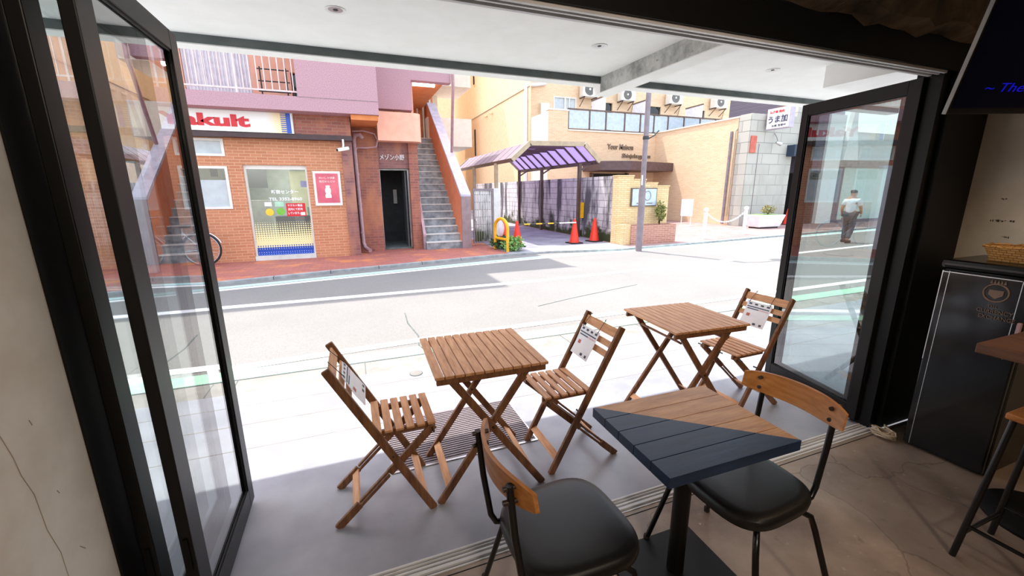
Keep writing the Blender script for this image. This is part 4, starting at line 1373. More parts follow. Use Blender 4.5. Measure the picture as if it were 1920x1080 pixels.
# bollards and chain
for x, y, lab in ((10.25, 9.97, 'white bollard before the tan brick wall, left end of the chain'), (12.46, 10.41, 'white bollard at the right end of the chain, beside the white planter')):
    t = thing('bollard', (x, y, 0), lab, 'bollard', 'white bollards')
    MB().lathe([(0.055, 0), (0.055, 0.80), (0.03, 0.82)], 18, (x, y, 0)).build('post', 'chain_white', t, smooth=True)
    MB().lathe([(0.02, 0.80), (0.065, 0.85), (0.075, 0.89), (0.06, 0.94), (0.01, 0.96)], 18, (x, y, 0)).build('cap', 'chain_white', t, smooth=True)
ch = MB()
for i in range(34):
    u = i / 33
    c = Vector((10.3 + 2.1 * u, 9.98 + 0.42 * u, 0.78 - 0.30 * 4 * u * (1 - u)))
    d = Vector((2.1, 0.42, 0)).normalized()
    s = Z if i % 2 else d.cross(Z)
    ch.tube([c + d * (0.04 * math.cos(a * PI / 4)) + s * (0.02 * math.sin(a * PI / 4)) for a in range(8)], 0.009, 5, True)
tag(ch.build('chain', 'chain_white', loc=(11.3, 10.2, 0.5)), 'white chain hanging between the two bollards', 'chain')
bd = thing('notice_board', (13.35, 13.8, 0), 'white notice board on two thin legs before the tan brick wall', 'sign')
MB().bar((13.22, 13.9, 0.42), (13.22, 13.9, 1.12), 0.5, 0.03, (0.35, -0.93, 0)).build('board', 'panel_white', bd)
for dx in (-0.2, 0.2):
    MB().tube([(13.22 + 0.35 * dx, 13.9 - 0.93 * dx, 0), (13.22 + 0.35 * dx, 13.9 - 0.93 * dx, 0.45)], 0.015, 8).build('leg', 'chain_white', bd)
MB().bar((13.0, 13.88, 0.01), (13.44, 13.88, 0.01), 0.3, 0.02, (0, 1, 0)).build('base', 'chain_white', bd)
wp = thing('white_planter', (15.5, 12.2, 0), 'white trough planter against the grey stone wall', 'planter')
MB().add([(14.85, 11.75, 0.05), (16.0, 11.75, 0.05), (16.0, 12.3, 0.05), (14.85, 12.3, 0.05), (14.72, 11.65, 0.52), (16.15, 11.65, 0.52), (16.15, 12.4, 0.52), (14.72, 12.4, 0.52)],
         [(0, 3, 2, 1), (4, 5, 6, 7), (0, 1, 5, 4), (1, 2, 6, 5), (2, 3, 7, 6), (3, 0, 4, 7)]).build('trough', 'planter_white', wp, bevel=0.03)
MB().box(14.8, 16.07, 11.72, 12.33, 0.50, 0.53).build('soil', 'leaf', wp)
MB().box(14.9, 15.95, 11.8, 12.25, 0.0, 0.05).build('foot', 'rubber', wp)
bush('planter_shrub', (15.62, 12.05, 0.70), (0.34, 0.2, 0.17), 260, 0.08, 'leaf_dry', 'low reddish shrub growing in the white trough planter', 6, h0=0.53)
# lamp pole
lp = thing('lamp_pole', (6.94, 8.86, 0), 'tall grey street lamp pole standing at the kerb before the stepped wall', 'lamp post')
MB().tube([(6.94, 8.86, -0.08), (6.94, 8.86, 1.55)], 0.085, 16).build('lower_pole', 'pole_grey', lp, smooth=True)
MB().tube([(6.94, 8.86, 1.55), (6.94, 8.86, 5.4)], 0.062, 16).build('upper_pole', 'pole_grey', lp, smooth=True)
MB().lathe([(0.07, -0.04), (0.075, 0), (0.07, 0.04)], 16, (6.94, 8.86, 2.75)).build('collar', 'ac_dark', lp, smooth=True)
MB().tube([(6.98, 8.84, 2.72), (7.12, 8.78, 2.80), (7.22, 8.74, 2.92)], 0.016, 8).build('bracket_arm', 'ac_dark', lp, smooth=True)
MB().tube([(6.94, 8.86, 5.4), (7.3, 8.8, 5.55), (7.9, 8.75, 5.45)], 0.03, 8).build('lamp_arm', 'pole_grey', lp, smooth=True)
MB().lathe([(0.05, 0.1), (0.22, 0.0), (0.2, -0.05), (0.02, -0.06)], 18, (7.95, 8.75, 5.4)).build('lamp_shade', 'pole_grey', lp, smooth=True)
MB().bar((6.865, 8.80, 1.62), (6.865, 8.80, 1.86), 0.07, 0.004, (0.9, 0.4, 0)).build('sticker', 'paper', lp)

# ================================================================== buildings seen through the right hand door
gb = thing('corner_shop', (20, 12.7, 0), 'grey building with a white column and pale screened window, seen through the right door', 'building')
MB().box(18.35, 19.35, 12.7, 17, 2.2, 6.2).build('ribbed_shutter', brick('ribbed_grey_siding', '6a6472', '625c6a', '44404c', 8.0, 0.07, 0.01), gb)
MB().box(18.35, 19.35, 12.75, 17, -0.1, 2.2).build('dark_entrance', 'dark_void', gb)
MB().box(19.35, 20.35, 12.6, 17, -0.1, 4.6).build('white_column', 'white_plaster', gb)
MB().box(20.35, 27.0, 12.85, 17, 2.75, 4.0).build('upper_facade', 'stone_light', gb)
MB().box(20.35, 27.0, 12.6, 13, 2.45, 2.75).build('window_head', 'kerb', gb)
MB().box(20.35, 20.85, 12.65, 13, 0.1, 2.45).build('window_jamb', 'ribbed', gb)
MB().box(20.85, 27.0, 12.7, 13, 0.0, 2.45).build('pale_screen', 'pale_screen', gb)
MB().box(20.35, 27.0, 12.60, 13, -0.1, 0.12).build('base_plinth', 'ribbed', gb)
MB().prism([(20.6, 2.75), (21.6, 2.75), (21.15, 4.4), (21.0, 6.0)], 'y', 12.62, 12.80).build('white_banner', 'white_plaster', gb)
tag(MB().box(28, 48, 30, 34, 0, 12).build('far_building', 'far_lilac', loc=(38, 32, 0)), 'pale lilac building far behind the stone wall', 'building')
tag(MB().box(-4.03, -3.56, 9.72, 9.88, 0, 2.05).build('white_hoarding', 'panel_white', loc=(-3.8, 9.8, 0), bevel=0.01), 'tall white panel standing on the brick sidewalk, seen through the left door', 'panel')

# ================================================================== bicycle by the shop wall
bk = thing('bicycle', (-3.2, 10.3, 0), 'bicycle parked against the brick wall behind the left door', 'bicycle')
RW = 0.335
for cx in (-2.95, -3.42 - 0.5):
    w_ = MB().tube([(cx + RW * math.cos(2 * PI * i / 40), 10.32, RW + 0.005 + RW * math.sin(2 * PI * i / 40)) for i in range(40)], 0.018, 8, True).build('wheel', 'tyre', bk, smooth=True)
    MB().tube([(cx + (RW - 0.025) * math.cos(2 * PI * i / 40), 10.32, RW + 0.005 + (RW - 0.025) * math.sin(2 * PI * i / 40)) for i in range(40)], 0.009, 6, True).build('rim', 'steel', w_, smooth=True)
    sp = MB()
    for i in range(20):
        a = 2 * PI * i / 20
        sp.tube([(cx + 0.02 * math.cos(a + 0.6), 10.32, RW + 0.02 * math.sin(a + 0.6)), (cx + (RW - 0.03) * math.cos(a), 10.32, RW + (RW - 0.03) * math.sin(a))], 0.0022, 4)
    sp.build('spokes', 'steel', w_)
    MB().tube([(cx, 10.26, RW), (cx, 10.38, RW)], 0.025, 10).build('hub', 'steel', w_, smooth=True)
    MB().tube([(cx + (RW + 0.04) * math.cos(R(a)), 10.32, RW + (RW + 0.04) * math.sin(R(a))) for a in range(20, 175, 12)], 0.016, 6).build('mudguard', 'steel', bk, smooth=True)
fm = MB()
for a, b in (((-2.95, RW), (-3.30, 0.30)), ((-3.30, 0.30), (-3.22, 0.78)), ((-2.95, RW), (-3.24, 0.70)), ((-3.30, 0.30), (-3.75, 0.72)), ((-3.24, 0.5), (-3.74, 0.66)), ((-3.92, RW), (-3.70, 0.98))):
    fm.tube([(a[0], 10.32, a[1]), (b[0], 10.32, b[1])], 0.016, 8)
fm.build('frame', 'steel', bk, smooth=True)
MB().box(-3.34, -3.08, 10.25, 10.39, 0.80, 0.86).build('saddle', 'tyre', bk, bevel=0.02)
MB().tube([(-3.5, 10.05, 1.03), (-3.66, 10.12, 1.02), (-3.70, 10.32, 1.0), (-3.66, 10.52, 1.02), (-3.5, 10.56, 1.03)], 0.013, 8).build('handlebar', 'steel', bk, smooth=True)
MB().box(-4.12, -3.80, 10.16, 10.48, 0.74, 0.96).build('basket', 'bike_frame', bk)
MB().tube([(-3.30, 10.24, 0.30), (-3.30, 10.40, 0.30), (-3.40, 10.42, 0.18)], 0.012, 8).build('crank', 'steel', bk, smooth=True)


# ================================================================== slatted folding furniture on the terrace
def make_folding_chair():
    t = thing('folding_chair', (0, 0, 0), 'x', 'chair', 'slatted folding chairs', static=False)
    OW, IW = 0.168, 0.138
    for s in (-1, 1):
        y = s * OW
        MB().bar((-0.20, y, 0.785), (0.212, y, 0.0), 0.020, 0.036, (0, 1, 0)).build('back_leg', 'wood_leg_shaded', t, bevel=0.004)
        lg = MB().bar((0.236, s * IW, 0.425), (0.02, s * IW, 0.2252), 0.018, 0.036, (0, 1, 0))
        lg.bar((0.02, s * IW, 0.2382), (-0.12, s * IW, 0.1084), 0.018, 0.012, (0, 1, 0))
        lg.bar((0.02, s * IW, 0.2122), (-0.12, s * IW, 0.0824), 0.018, 0.012, (0, 1, 0))
        lg.bar((-0.12, s * IW, 0.0954), (-0.222, s * IW, 0.001), 0.018, 0.036, (0, 1, 0))
        lg.build('front_leg', 'wood_leg_shaded', t, bevel=0.003)
        MB().box(-0.035, 0.245, s * 0.118 - 0.009, s * 0.118 + 0.009, 0.408, 0.438).build('seat_rail', 'wood_leg_shaded', t, bevel=0.003)
        for px, pz in ((0.04, 0.328), (0.228, 0.417)):
            MB().tube([(px, s * (OW + 0.012), pz), (px, s * (IW - 0.012), pz)], 0.005, 8).build('bolt', 'bolt', t)
    for i in range(6):
        x = -0.035 + i * 0.0485
        MB().box(x, x + 0.036, -0.155, 0.155, 0.438, 0.450).build('seat_slat', 'wood', t, bevel=0.003)
    d = Vector((0.412, 0, -0.785)).normalized()
    n = Vector((d.z, 0, -d.x))
    for a, w_ in ((0.045, 0.052), (0.115, 0.036), (0.17, 0.036)):
        c = Vector((-0.20, 0, 0.785)) + d * a
        b = MB()
        b.bar(c - Y * 0.158, c + Y * 0.158, 0.010, w_, n)
        b.build('back_slat', 'wood', t, bevel=0.003)
    MB().bar((0.170, -0.158, 0.082), (0.170, 0.158, 0.082), 0.010, 0.04, (0.47, 0, 0.88)).build('front_stretcher', 'wood', t, bevel=0.002)
    MB().bar((-0.135, -0.13, 0.082), (-0.135, 0.13, 0.082), 0.010, 0.04, (-0.68, 0, 0.73)).build('rear_stretcher', 'wood', t, bevel=0.002)
    return t


fc = make_folding_chair()
CH = [(0.045, 1.915, 0.0, 'slatted folding chair at the left of the left table, its back toward the glass door'),
      (1.105, 1.925, PI, 'slatted folding chair between the two slatted tables'),
      (2.505, 1.985, PI + 0.02, 'slatted folding chair at the far right, beside the right glass door')]
chairs = []
for i, (x, y, a, lab) in enumerate(CH):
    c = fc if i == 0 else copy_tree(fc)
    place(c, x, y, 0, a, lab)
    chairs.append(c)


def make_folding_table():
    t = thing('folding_table', (0, 0, 0), 'x', 'table', 'slatted folding tables', static=False)
    n = 12
    for i in range(n):
        x0 = -0.275 + i * 0.55 / n
        MB().box(x0 + 0.002, x0 + 0.55 / n - 0.003, -0.27, 0.27, 0.686, 0.70).build('top_slat', 'wood', t, bevel=0.002)
    for s in (-1, 1):
        MB().box(-0.265, 0.265, s * 0.245 - 0.010, s * 0.245 + 0.010, 0.652, 0.686).build('apron_rail', 'wood_leg_shaded', t, bevel=0.003)
        MB().bar((-0.2, s * 0.222, 0.665), (0.268, s * 0.222, 0.001), 0.020, 0.036, (0, 1, 0)).build('leg', 'wood_leg_shaded', t, bevel=0.004)
        MB().bar((0.2, s * 0.198, 0.665), (-0.268, s * 0.198, 0.001), 0.020, 0.036, (0, 1, 0)).build('leg', 'wood_leg_shaded', t, bevel=0.004)
        MB().tube([(0, s * 0.238, 0.382), (0, s * 0.184, 0.382)], 0.006, 8).build('bolt', 'bolt', t)
    MB().bar((-0.216, -0.19, 0.075), (-0.216, 0.19, 0.075), 0.010, 0.04, (-0.58, 0, 0.82)).build('stretcher', 'wood', t, bevel=0.002)
    MB().bar((0.216, -0.212, 0.075), (0.216, 0.212, 0.075), 0.010, 0.04, (0.58, 0, 0.82)).build('stretcher', 'wood', t, bevel=0.002)
    MB().bar((-0.17, -0.19, 0.60), (-0.17, 0.19, 0.60), 0.012, 0.03, (0.58, 0, 0.82)).build('top_crossbar', 'wood_leg_shaded', t, bevel=0.002)
    MB().bar((0.17, -0.212, 0.60), (0.17, 0.212, 0.60), 0.012, 0.03, (-0.58, 0, 0.82)).build('top_crossbar', 'wood_leg_shaded', t, bevel=0.002)
    return t


ft = make_folding_table()
place(ft, 0.563, 1.950, 0, R(-1.5), 'slatted wooden folding table at the left, over the floor grate')
place(copy_tree(ft), 1.97, 2.018, 0, R(-3.0), 'slatted wooden folding table at the right, near the right glass door')


# leaflets hanging from the chair backs
def leaflet(ci, off, lab, tilt=0.0):
    x, y, a, _ = CH[ci]
    ca, sa = math.cos(a), math.sin(a)

    def Wd(p):
        return Vector((x + p[0] * ca - p[1] * sa, y + p[0] * sa + p[1] * ca, p[2]))
    d = Vector((0.412, 0, -0.785)).normalized()
    t = thing('leaflet', tuple(Wd((-0.17, off, 0.7))), lab, 'leaflet', 'leaflets on the folding chairs')
    top = Vector((-0.20, off, 0.785)) + d * 0.085 + Vector((0.012, 0, 0.006))
    nrm = Vector((-d.z, 0, d.x))
    if nrm.x < 0:
        nrm = -nrm

    def S_(u, v, e=0.0):
        q = top + d * (0.172 * v) + Y * ((u - 0.5) * 0.19 + tilt * v) + nrm * (0.006 + 0.010 * math.sin(v * 2.2) * (u - 0.3) + e)
        if v > 0.6:
            q += Vector((0.02, 0, -0.006)) * (v - 0.6)
        return Wd(q)
    b = MB()
    b.grid(8, 8, lambda u, v: S_(u, v))
    b.grid(8, 8, lambda u, v: S_(u, v, -0.0012))
    b.build('sheet', 'paper', t, recalc=False)
    f = (lambda u: 1 - u)

    def patch(u0, u1, v0, v1, mat, nm):
        q = MB()
        q.grid(2, 2, lambda u, v: S_(f(u0 + (u1 - u0) * u), v0 + (v1 - v0) * v, 0.0015))
        q.build(nm, mat, t, recalc=False)
    for i in range(4):
        patch(0.07 + 0.24 * i, 0.19 + 0.24 * i, 0.07, 0.14, 'print_dark', 'picture')
    patch(0.05, 0.95, 0.21, 0.25, 'print_dark', 'text_line')
    patch(0.05, 0.45, 0.30, 0.34, 'print_pink', 'text_line')
    patch(0.45, 0.92, 0.30, 0.34, 'print_dark', 'text_line')
    patch(0.72, 0.86, 0.52, 0.64, 'print_red', 'picture')
    patch(0.10, 0.2, 0.86, 0.94, 'print_dark', 'picture')
    patch(0.34, 0.46, 0.86, 0.94, 'print_dark', 'picture')
    for u in (0.08, 0.92):
        p = S_(u, 0.06, 0.004)
        tc2 = Wd(Vector((-0.20, off + (u - 0.5) * 0.17, 0.785)) + d * 0.012 + Vector((0, 0, 0.012)))
        back = Wd(Vector((-0.20, off + (u - 0.5) * 0.17, 0.785)) + d * 0.07 - nrm * 0.012)
        MB().tube([p, tc2, back], 0.0018, 6).build('string_tie', 'tie_black', t, smooth=True)


leaflet(0, 0.0, 'printed leaflet tied to the back of the leftmost folding chair')
leaflet(1, -0.05, 'printed leaflet tied to the chair back between the two slatted tables', 0.012)
leaflet(2, -0.02, 'printed leaflet tied to the far right folding chair back', 0.012)


# ================================================================== cafe table and chairs
WT, DT = 0.53, 0.424
ct = thing('cafe_table', (0, 0, 0), 'indoor pedestal table with half navy and half wooden plank top', 'table', static=False)
tb_ = MB()
for i in range(5):
    y0 = -DT / 2 + i * DT / 5
    tb_.box(-WT / 2, WT / 2, y0 + 0.0012, y0 + DT / 5 - 0.0012, 0.664, 0.70)
tb_.box(-WT / 2 + 0.006, WT / 2 - 0.006, -DT / 2 + 0.006, DT / 2 - 0.006, 0.662, 0.695)
tb_.build('tabletop', painted_top(WT, DT), ct, bevel=0.0008)
MB().tube([(0.045, 0.045, 0.012), (0.045, 0.045, 0.652)], 0.032, 24).build('column', 'black_metal', ct, smooth=True)
MB().box(-0.12, 0.21, -0.10, 0.19, 0.65, 0.662).build('top_plate', 'black_metal', ct)
MB().box(-0.185, 0.255, -0.20, 0.215, 0.0, 0.012).build('base_plate', 'black_metal', ct, bevel=0.003)
place(ct, 1.052, 1.001, 0, R(-1.0))


def make_cafe_chair():
    t = thing('cafe_chair', (0, 0, 0), 'x', 'chair', 'black seated cafe chairs', static=False)
    # cushion: rounded square, domed
    def sup(u, v):
        a = 2 * PI * u
        ex = 2 / 3.4
        c, s = math.cos(a), math.sin(a)
        rx = 0.20 * math.copysign(abs(c) ** ex, c)
        ry = 0.205 * math.copysign(abs(s) ** ex, s)
        ry *= 1.0 - 0.10 * (0.5 - rx / 0.4)
        prof_ = [(0.0, 0.405), (0.90, 0.405), (0.985, 0.412), (1.0, 0.428), (0.985, 0.444), (0.93, 0.453), (0.8, 0.457), (0.5, 0.459), (0.0, 0.459)]
        k = v * (len(prof_) - 1)
        i = min(int(k), len(prof_) - 2)
        f_ = k - i
        q = prof_[i][0] * (1 - f_) + prof_[i + 1][0] * f_
        z = prof_[i][1] * (1 - f_) + prof_[i + 1][1] * f_
        return (rx * q, ry * q, z)
    MB().grid(48, 8, sup).build('seat', 'leather', t, smooth=True, weld=True)
    MB().grid(48, 1, lambda u, v: tuple(a * (1.0 if k == 2 else 1.003) for k, a in enumerate(sup(u, 0.25 + 0.02 * v)))).build('seat_piping', 'tube_black', t, weld=True)
    # backrest: bent plywood, tapering to rounded ends
    def bk_(side):
        def fn(u, v):
            y = (u - 0.5) * 0.385
            e = abs(u - 0.5) * 2
            h = 0.045 * (1 - 0.35 * e ** 4)
            x = -0.255 + 0.055 * e ** 2 + side * 0.006
            return (x - 0.01 * (v - 0.5), y, 0.735 + (v - 0.5) * 2 * h)
        return fn
    b = MB()
    nu, nv = 20, 4
    b.grid(nu, nv, bk_(-1))
    b.grid(nu, nv, bk_(1))
    o1, o2 = 0, (nu + 1) * (nv + 1)
    for i in range(nu):
        for j in (0, nv):
            p = j * (nu + 1) + i
            b.f.append((o1 + p, o1 + p + 1, o2 + p + 1, o2 + p))
    for j in range(nv):
        for i in (0, nu):
            p = j * (nu + 1) + i
            b.f.append((o1 + p, o1 + p + nu + 1, o2 + p + nu + 1, o2 + p))
    br = b.build('backrest', 'ply', t, smooth=True)
    for s in (-1, 1):
        y = s * 0.135
        MB().tube([(-0.10, y * 0.9, 0.395), (-0.16, y, 0.393), (-0.195, y, 0.405), (-0.212, y, 0.44), (-0.235, y, 0.60), (-0.250, y, 0.762)], 0.0105, 10).build('back_post', 'tube_black', t, smooth=True)
        for z in (0.712, 0.754):
            MB().tube([(-0.216, y, z), (-0.268, y, z)], 0.0075, 10).build('bolt', 'bolt', br, smooth=True)
        MB().tube([(0.02, s * 0.11, 0.395), (0.10, s * 0.15, 0.393), (0.135, s * 0.178, 0.375), (0.145, s * 0.190, 0.33), (0.185, s * 0.262, 0.012)], 0.0105, 10).build('leg', 'tube_black', t, smooth=True)
        MB().tube([(-0.02, s * 0.11, 0.395), (-0.10, s * 0.15, 0.393), (-0.135, s * 0.178, 0.375), (-0.145, s * 0.192, 0.33), (-0.19, s * 0.285, 0.012)], 0.0105, 10).build('leg', 'tube_black', t, smooth=True)
        for x, yy in ((0.186, s * 0.263), (-0.191, s * 0.286)):
            MB().tube([(x, yy, 0.0), (x, yy, 0.022)], 0.013, 10).build('foot_cap', 'rubber', t, smooth=True)
    MB().tube([(-0.10, -0.13, 0.393), (-0.10, 0.13, 0.393)], 0.009, 8).build('crossbar', 'tube_black', t, smooth=True)
    return t


cc = make_cafe_chair()
place(cc, 0.568, 1.003, 0, R(1.0), 'black cushioned chair with bent wood back, left of the navy table')
place(copy_tree(cc), 1.285, 0.955, 0, PI + R(1.0), 'black cushioned chair with bent wood back, pushed under the navy table at right')

# ================================================================== fridge, basket, cord, television, bar
fg = thing('fridge', (3.2, 1.07, 0), 'black upright fridge with a crest on its door beside the right jamb', 'fridge')
MB().box(3.03, 3.42, 0.89, 1.24, 0.0, 1.075).build('body', 'fridge_black', fg, bevel=0.012)
MB().box(3.015, 3.43, 0.87, 1.26, 1.075, 1.125).build('top_cap', 'tv_black', fg, bevel=0.02)
MB().box(3.003, 3.03, 0.895, 1.238, 0.015, 1.068).build('door', 'fridge_black', fg, bevel=0.006)
for q in ((1.232, 1.236, 0.55, 1.066), (1.205, 1.208, 0.02, 1.066), (0.934, 0.937, 0.66, 1.06)):
    MB().box(3.0005, 3.003, q[0], q[1], q[2], q[3]).build('trim_strip', 'alu', fg)
MB().box(3.0005, 3.003, 0.94, 1.232, 1.058, 1.062).build('trim_strip', 'alu', fg)
MB().tube([(3.0, 1.016 + 0.045 * math.cos(2 * PI * i / 24), 0.985 + 0.045 * math.sin(2 * PI * i / 24)) for i in range(24)], 0.004, 6, True).build('crest_ring', 'crest_bronze', fg)
cr = MB().prism([(0.99, 1.0), (1.042, 1.0), (1.042, 0.975), (1.016, 0.955), (0.99, 0.975)], 'x', 2.998, 3.003).build('crest_shield', 'crest_bronze', fg)
for i in range(5):
    y = 0.992 + i * 0.012
    MB().prism([(y - 0.005, 1.032), (y + 0.005, 1.032), (y, 1.05)], 'x', 2.998, 3.003).build('crest_point', 'crest_bronze', cr)
for i, (s, w_, h_) in enumerate((('THE', 0.035, 0.012), ('CURRENCY', 0.13, 0.02), ('EXCHANGE', 0.13, 0.02))):
    text('fridge_lettering', s, (3.0, 1.016 + w_ / 2 - 0.012 * i, 0.91 - i * 0.03), -Y, Z, w_, h_, 'crest_bronze', fg, depth=0.002)
MB().box(2.985, 3.003, 0.90, 0.915, 0.70, 0.86).build('handle', 'pipe_pink', fg, bevel=0.003)
# wicker basket on the fridge
bs = MB()


def bas(u, v):
    a = 2 * PI * u
    ex = 2 / 4
    c, s = math.cos(a), math.sin(a)
    k = 0.78 + 0.22 * v
    return (3.22 + 0.10 * k * math.copysign(abs(c) ** ex, c), 1.03 + 0.135 * k * math.copysign(abs(s) ** ex, s), 1.126 + 0.075 * v + 0.004 * math.sin(a * 14) * v)


def bas_in(u, v):
    p = bas(u, 1 - v)
    return (3.22 + (p[0] - 3.22) * 0.94, 1.03 + (p[1] - 1.03) * 0.95, p[2] + (0.004 if v > 0.9 else 0))


bsk = thing('wicker_basket', (3.22, 1.03, 1.125), 'small woven wicker basket on top of the black fridge', 'basket')
bs.grid(56, 5, bas)
bs.grid(56, 5, bas_in)
bs.build('basket_side', 'wicker', bsk, smooth=True)
MB().box(3.145, 3.295, 0.93, 1.13, 1.126, 1.131).build('basket_bottom', 'wicker', bsk)
MB().tube([bas(i / 48, 1.02) for i in range(48)], 0.006, 6, True).build('rim', 'wicker', bsk, smooth=True)
# bundled cord on the floor
rnd = random.Random(9)
cd = []
for i in range(70):
    a = i * 0.62
    q = 0.045 + 0.014 * math.sin(i * 0.9)
    cd.append((2.965 + q * math.cos(a) * 0.8, 1.315 + q * math.sin(a) * 1.1, 0.008 + 0.0006 * i + 0.006 * math.sin(a * 2.1)))
cd += [(2.99, 1.33, 0.06), (3.02, 1.345, 0.055), (3.05, 1.33, 0.03)]
tag(MB().tube(cd, 0.0045, 6).build('bundled_cord', 'cord', smooth=True, loc=(2.97, 1.315, 0)), 'coiled pale cord lying on the floor beside the fridge', 'cord')
# faded marks on the right wall
mk = MB()
rnd = random.Random(12)
for y0, y1, z in ((1.245, 1.225, 1.438), (1.268, 1.17, 1.318), (1.205, 1.175, 1.228)):
    y = y0
    while y > y1:
        w_ = rnd.uniform(0.003, 0.009)
        h_ = rnd.uniform(0.003, 0.008)
        mk.box(3.4485, 3.4505, y - w_, y, z + rnd.uniform(-0.006, 0.006), z + h_)
        y -= w_ + rnd.uniform(0.001, 0.006)
struct(mk.build('trim_8', 'mark_grey'), 'faded dark marks on the cream wall')
wc = MB()
q_ = [(1.095, 1.02), (1.112, 0.95), (1.118, 0.90), (1.135, 0.84), (1.14, 0.74), (1.158, 0.66), (1.16, 0.5), (1.18, 0.36)]
for a, c in zip(q_[:-1], q_[1:]):
    wc.bar((-0.7195, a[0], a[1]), (-0.7195, c[0], c[1]), 0.0012, 0.0009, (1, 0, 0))
for a, c in (((1.18, 1.0), (1.185, 0.985)), ((1.2, 0.80), (1.205, 0.79)), ((1.22, 0.62), (1.235, 0.6))):
    wc.bar((-0.7195, a[0], a[1]), (-0.7195, c[0], c[1]), 0.0012, 0.0016, (1, 0, 0))
struct(wc.build('trim_9', 'crack_tone'), 'hairline crack down the cream wall at left')
# television
tv = thing('television', (2.18, 1.0, 1.78), 'wall television at the upper right showing blue handwriting', 'television', static=False)
ur = Vector((rt.x, rt.y, 0)).normalized()
uo = Vector((-math.sin(yaw), -math.cos(yaw), 0))
MB().box(0.0, 0.96, -0.004, 0.010, 0.0, 0.56).build('casing', 'tv_black', tv, bevel=0.004)
MB().box(0.012, 0.948, -0.006, -0.004, 0.022, 0.548).build('screen', 'tv_screen', tv)
MB().box(-0.002, 0.0, -0.006, 0.010, 0.0, 0.56).build('lit_edge_strip', 'kerb', tv)  # light on the black set's edge, put in as a grey strip
MB().box(0.28, 0.68, 0.010, 0.12, 0.15, 0.42).build('wall_mount', 'black_metal', tv)
text('screen_lettering', '~ These', (0.105, -0.006, 0.078), X, Z, 0.20, 0.030, 'tv_text', tv, depth=0.001, shear=0.2)
tv.rotation_euler = (R(14), 0, math.atan2(ur.y, ur.x))
# bar table
bt_ = thing('bar_table', (2.6, 0.45, 0), 'tall dark wooden bar table at the right edge, round black foot', 'table')
MB().box(2.27, 2.92, -0.2, 0.785, 0.865, 0.905).build('tabletop', 'bar_wood', bt_, bevel=0.004)
MB().tube([(2.86, 0.55, 0.02), (2.86, 0.55, 0.865)], 0.035, 18).build('column', 'black_metal', bt_, smooth=True)
MB().lathe([(0.235, 0.0), (0.235, 0.012), (0.20, 0.03), (0.04, 0.05)], 36, (2.86, 0.60, 0)).build('foot', 'black_metal', bt_, smooth=True)
# bar stool
bs2 = thing('bar_stool', (2.4, 0.52, 0), 'bar stool with wooden seat and black tube legs at the right edge', 'stool')
MB().box(2.285, 2.56, 0.38, 0.665, 0.635, 0.662).build('seat', 'stool_wood', bs2, bevel=0.006)
ft_ = {}
for sx, xt, xb in ((0, 2.31, 2.238), (1, 2.535, 2.545)):
    for sy, yt, yb in ((1, 0.645, 0.682), (0, 0.40, 0.36)):
        ft_[sx, sy] = (Vector((xb, yb, 0)), Vector((xt, yt, 0.635)))
        MB().tube([ft_[sx, sy][0], ft_[sx, sy][1]], 0.0115, 12).build('leg', 'tube_black', bs2, smooth=True)
for a, b, z in (((0, 1), (0, 0), 0.15), ((1, 1), (1, 0), 0.15), ((0, 1), (1, 1), 0.11), ((0, 0), (1, 0), 0.11)):
    p = ft_[a][0].lerp(ft_[a][1], z / 0.635)
    q = ft_[b][0].lerp(ft_[b][1], z / 0.635)
    MB().tube([p, q], 0.008, 10).build('footrest', 'tube_black', bs2, smooth=True)


# ================================================================== the passer-by
def skin_mesh(name, verts, edges, radii, mat, parent, root=0, sub=2):
    me = bpy.data.meshes.new(name)
    me.from_pydata(verts, edges, [])
    me.materials.append(MAT[mat])
    o = bpy.data.objects.new(name, me)
    COL.objects.link(o)
    o.parent = parent
    if parent in STATIC:
        o.matrix_parent_inverse = Matrix.Translation(-STATIC[parent])
    md = o.modifiers.new('skin', 'SKIN')
    md.use_smooth_shade = True
    for i, r in enumerate(radii):
        me.skin_vertices[0].data[i].radius = r if isinstance(r, tuple) else (r, r)
        me.skin_vertices[0].data[i].use_root = (i == root)
    s = o.modifiers.new('subdivision', 'SUBSURF')
    s.levels = s.render_levels = sub
    # bake to a plain mesh
    bpy.context.view_layer.update()
    nm = bpy.data.meshes.new_from_object(o.evaluated_get(bpy.context.evaluated_depsgraph_get()))
    o.modifiers.clear()
    o.data = nm
    nm.name = name
    for p in nm.polygons:
        p.use_smooth = True
    return o


pe = thing('person', (13.7, 7.95, -0.05), 'person in a white shirt walking away, seen through the right door', 'person', static=False)
K = 1.52 / 1.72


def pv(*p):
    return tuple(q * K for q in p)


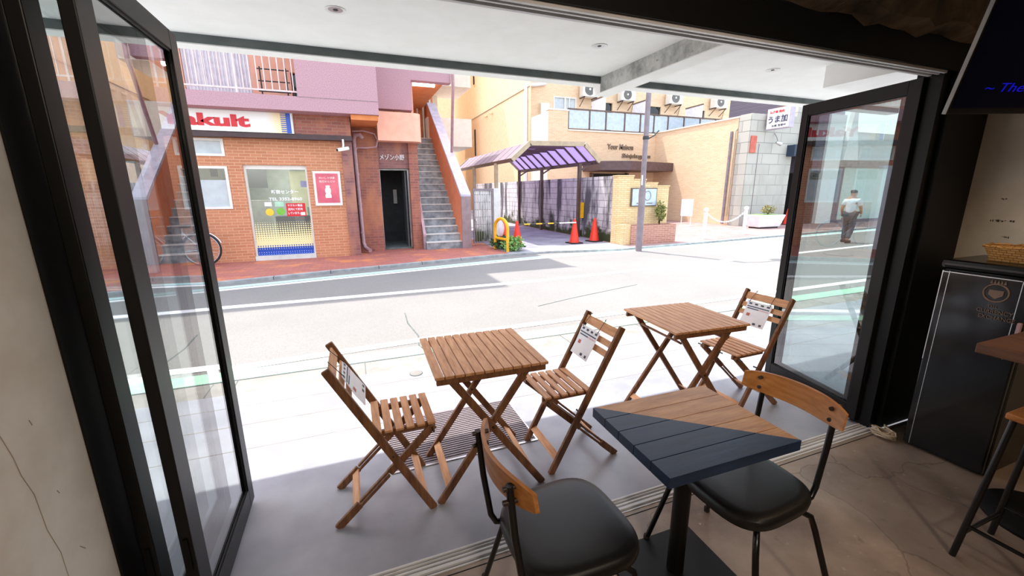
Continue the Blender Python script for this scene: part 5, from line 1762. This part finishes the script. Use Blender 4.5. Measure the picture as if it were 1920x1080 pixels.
bv = [pv(0, 0, 0.93), pv(0, 0, 1.12), pv(0.01, 0, 1.30), pv(0.0, 0, 1.42), pv(0.01, 0, 1.50), pv(0.03, 0, 1.57), pv(0.03, 0, 1.65), pv(0.02, 0, 1.70),
      pv(0, 0.17, 1.40), pv(-0.05, 0.24, 1.14), pv(0.03, 0.24, 0.92), pv(0.05, 0.235, 0.85),
      pv(0, -0.17, 1.40), pv(0.05, -0.24, 1.14), pv(0.20, -0.22, 0.98), pv(0.25, -0.21, 0.95),
      pv(0, 0.09, 0.90), pv(0.10, 0.10, 0.50), pv(0.06, 0.10, 0.09), pv(0.20, 0.11, 0.04),
      pv(0, -0.09, 0.90), pv(0.0, -0.10, 0.50), pv(-0.22, -0.10, 0.13), pv(-0.12, -0.11, 0.04)]
be = [(0, 1), (1, 2), (2, 3), (3, 4), (4, 5), (5, 6), (6, 7), (3, 8), (8, 9), (9, 10), (10, 11), (3, 12), (12, 13), (13, 14), (14, 15), (0, 16), (16, 17), (17, 18), (18, 19), (0, 20), (20, 21), (21, 22), (22, 23)]
br_ = [0.13, 0.12, 0.13, 0.10, 0.055, 0.08, 0.09, 0.06, 0.06, 0.045, 0.032, 0.035, 0.06, 0.045, 0.032, 0.035, 0.09, 0.065, 0.04, 0.035, 0.09, 0.065, 0.04, 0.035]
body = skin_mesh('body', bv, be, br_, 'skin', pe)
sv = [bv[0], bv[1], bv[2], bv[3], bv[8], tuple((Vector(bv[8]) * 0.25 + Vector(bv[9]) * 0.75)), bv[12], tuple((Vector(bv[12]) * 0.25 + Vector(bv[13]) * 0.75))]
skin_mesh('shirt', sv, [(0, 1), (1, 2), (2, 3), (3, 4), (4, 5), (3, 6), (6, 7)], [0.15, 0.14, 0.15, 0.11, 0.085, 0.068, 0.085, 0.068], 'shirt_white', pe)
tv_ = [bv[0], bv[16], bv[17], bv[18], bv[20], bv[21], bv[22]]
skin_mesh('trousers', tv_, [(0, 1), (1, 2), (2, 3), (0, 4), (4, 5), (5, 6)], [0.145, 0.11, 0.082, 0.062, 0.11, 0.082, 0.062], 'trousers', pe)
skin_mesh('hair', [pv(-0.0, 0, 1.60), pv(0.0, 0, 1.68), pv(0.02, 0, 1.72)], [(0, 1), (1, 2)], [0.085, 0.098, 0.07], 'hair_dark', pe)
for hx, sgn in ((11, 1), (15, -1)):
    h = Vector(bv[hx])
    for j in range(5):
        o_ = Vector((-0.03 + 0.015 * j, 0.004 * sgn, -0.03))
        skin_mesh('finger', [tuple(h + o_), tuple(h + o_ + Vector((0.004, -0.006 * sgn, -0.035))), tuple(h + o_ + Vector((0.012, -0.014 * sgn, -0.06)))],
                  [(0, 1), (1, 2)], [0.009, 0.008, 0.007], 'skin', body, sub=1)
for f_ in (19, 23):
    v_ = Vector(bv[f_])
    MB().box(v_.x - 0.17, v_.x + 0.07, v_.y - 0.045, v_.y + 0.045, 0.0 if f_ == 19 else 0.0, 0.085).build('shoe', 'tyre', pe, bevel=0.02)
pe.rotation_euler = (0, 0, R(12))
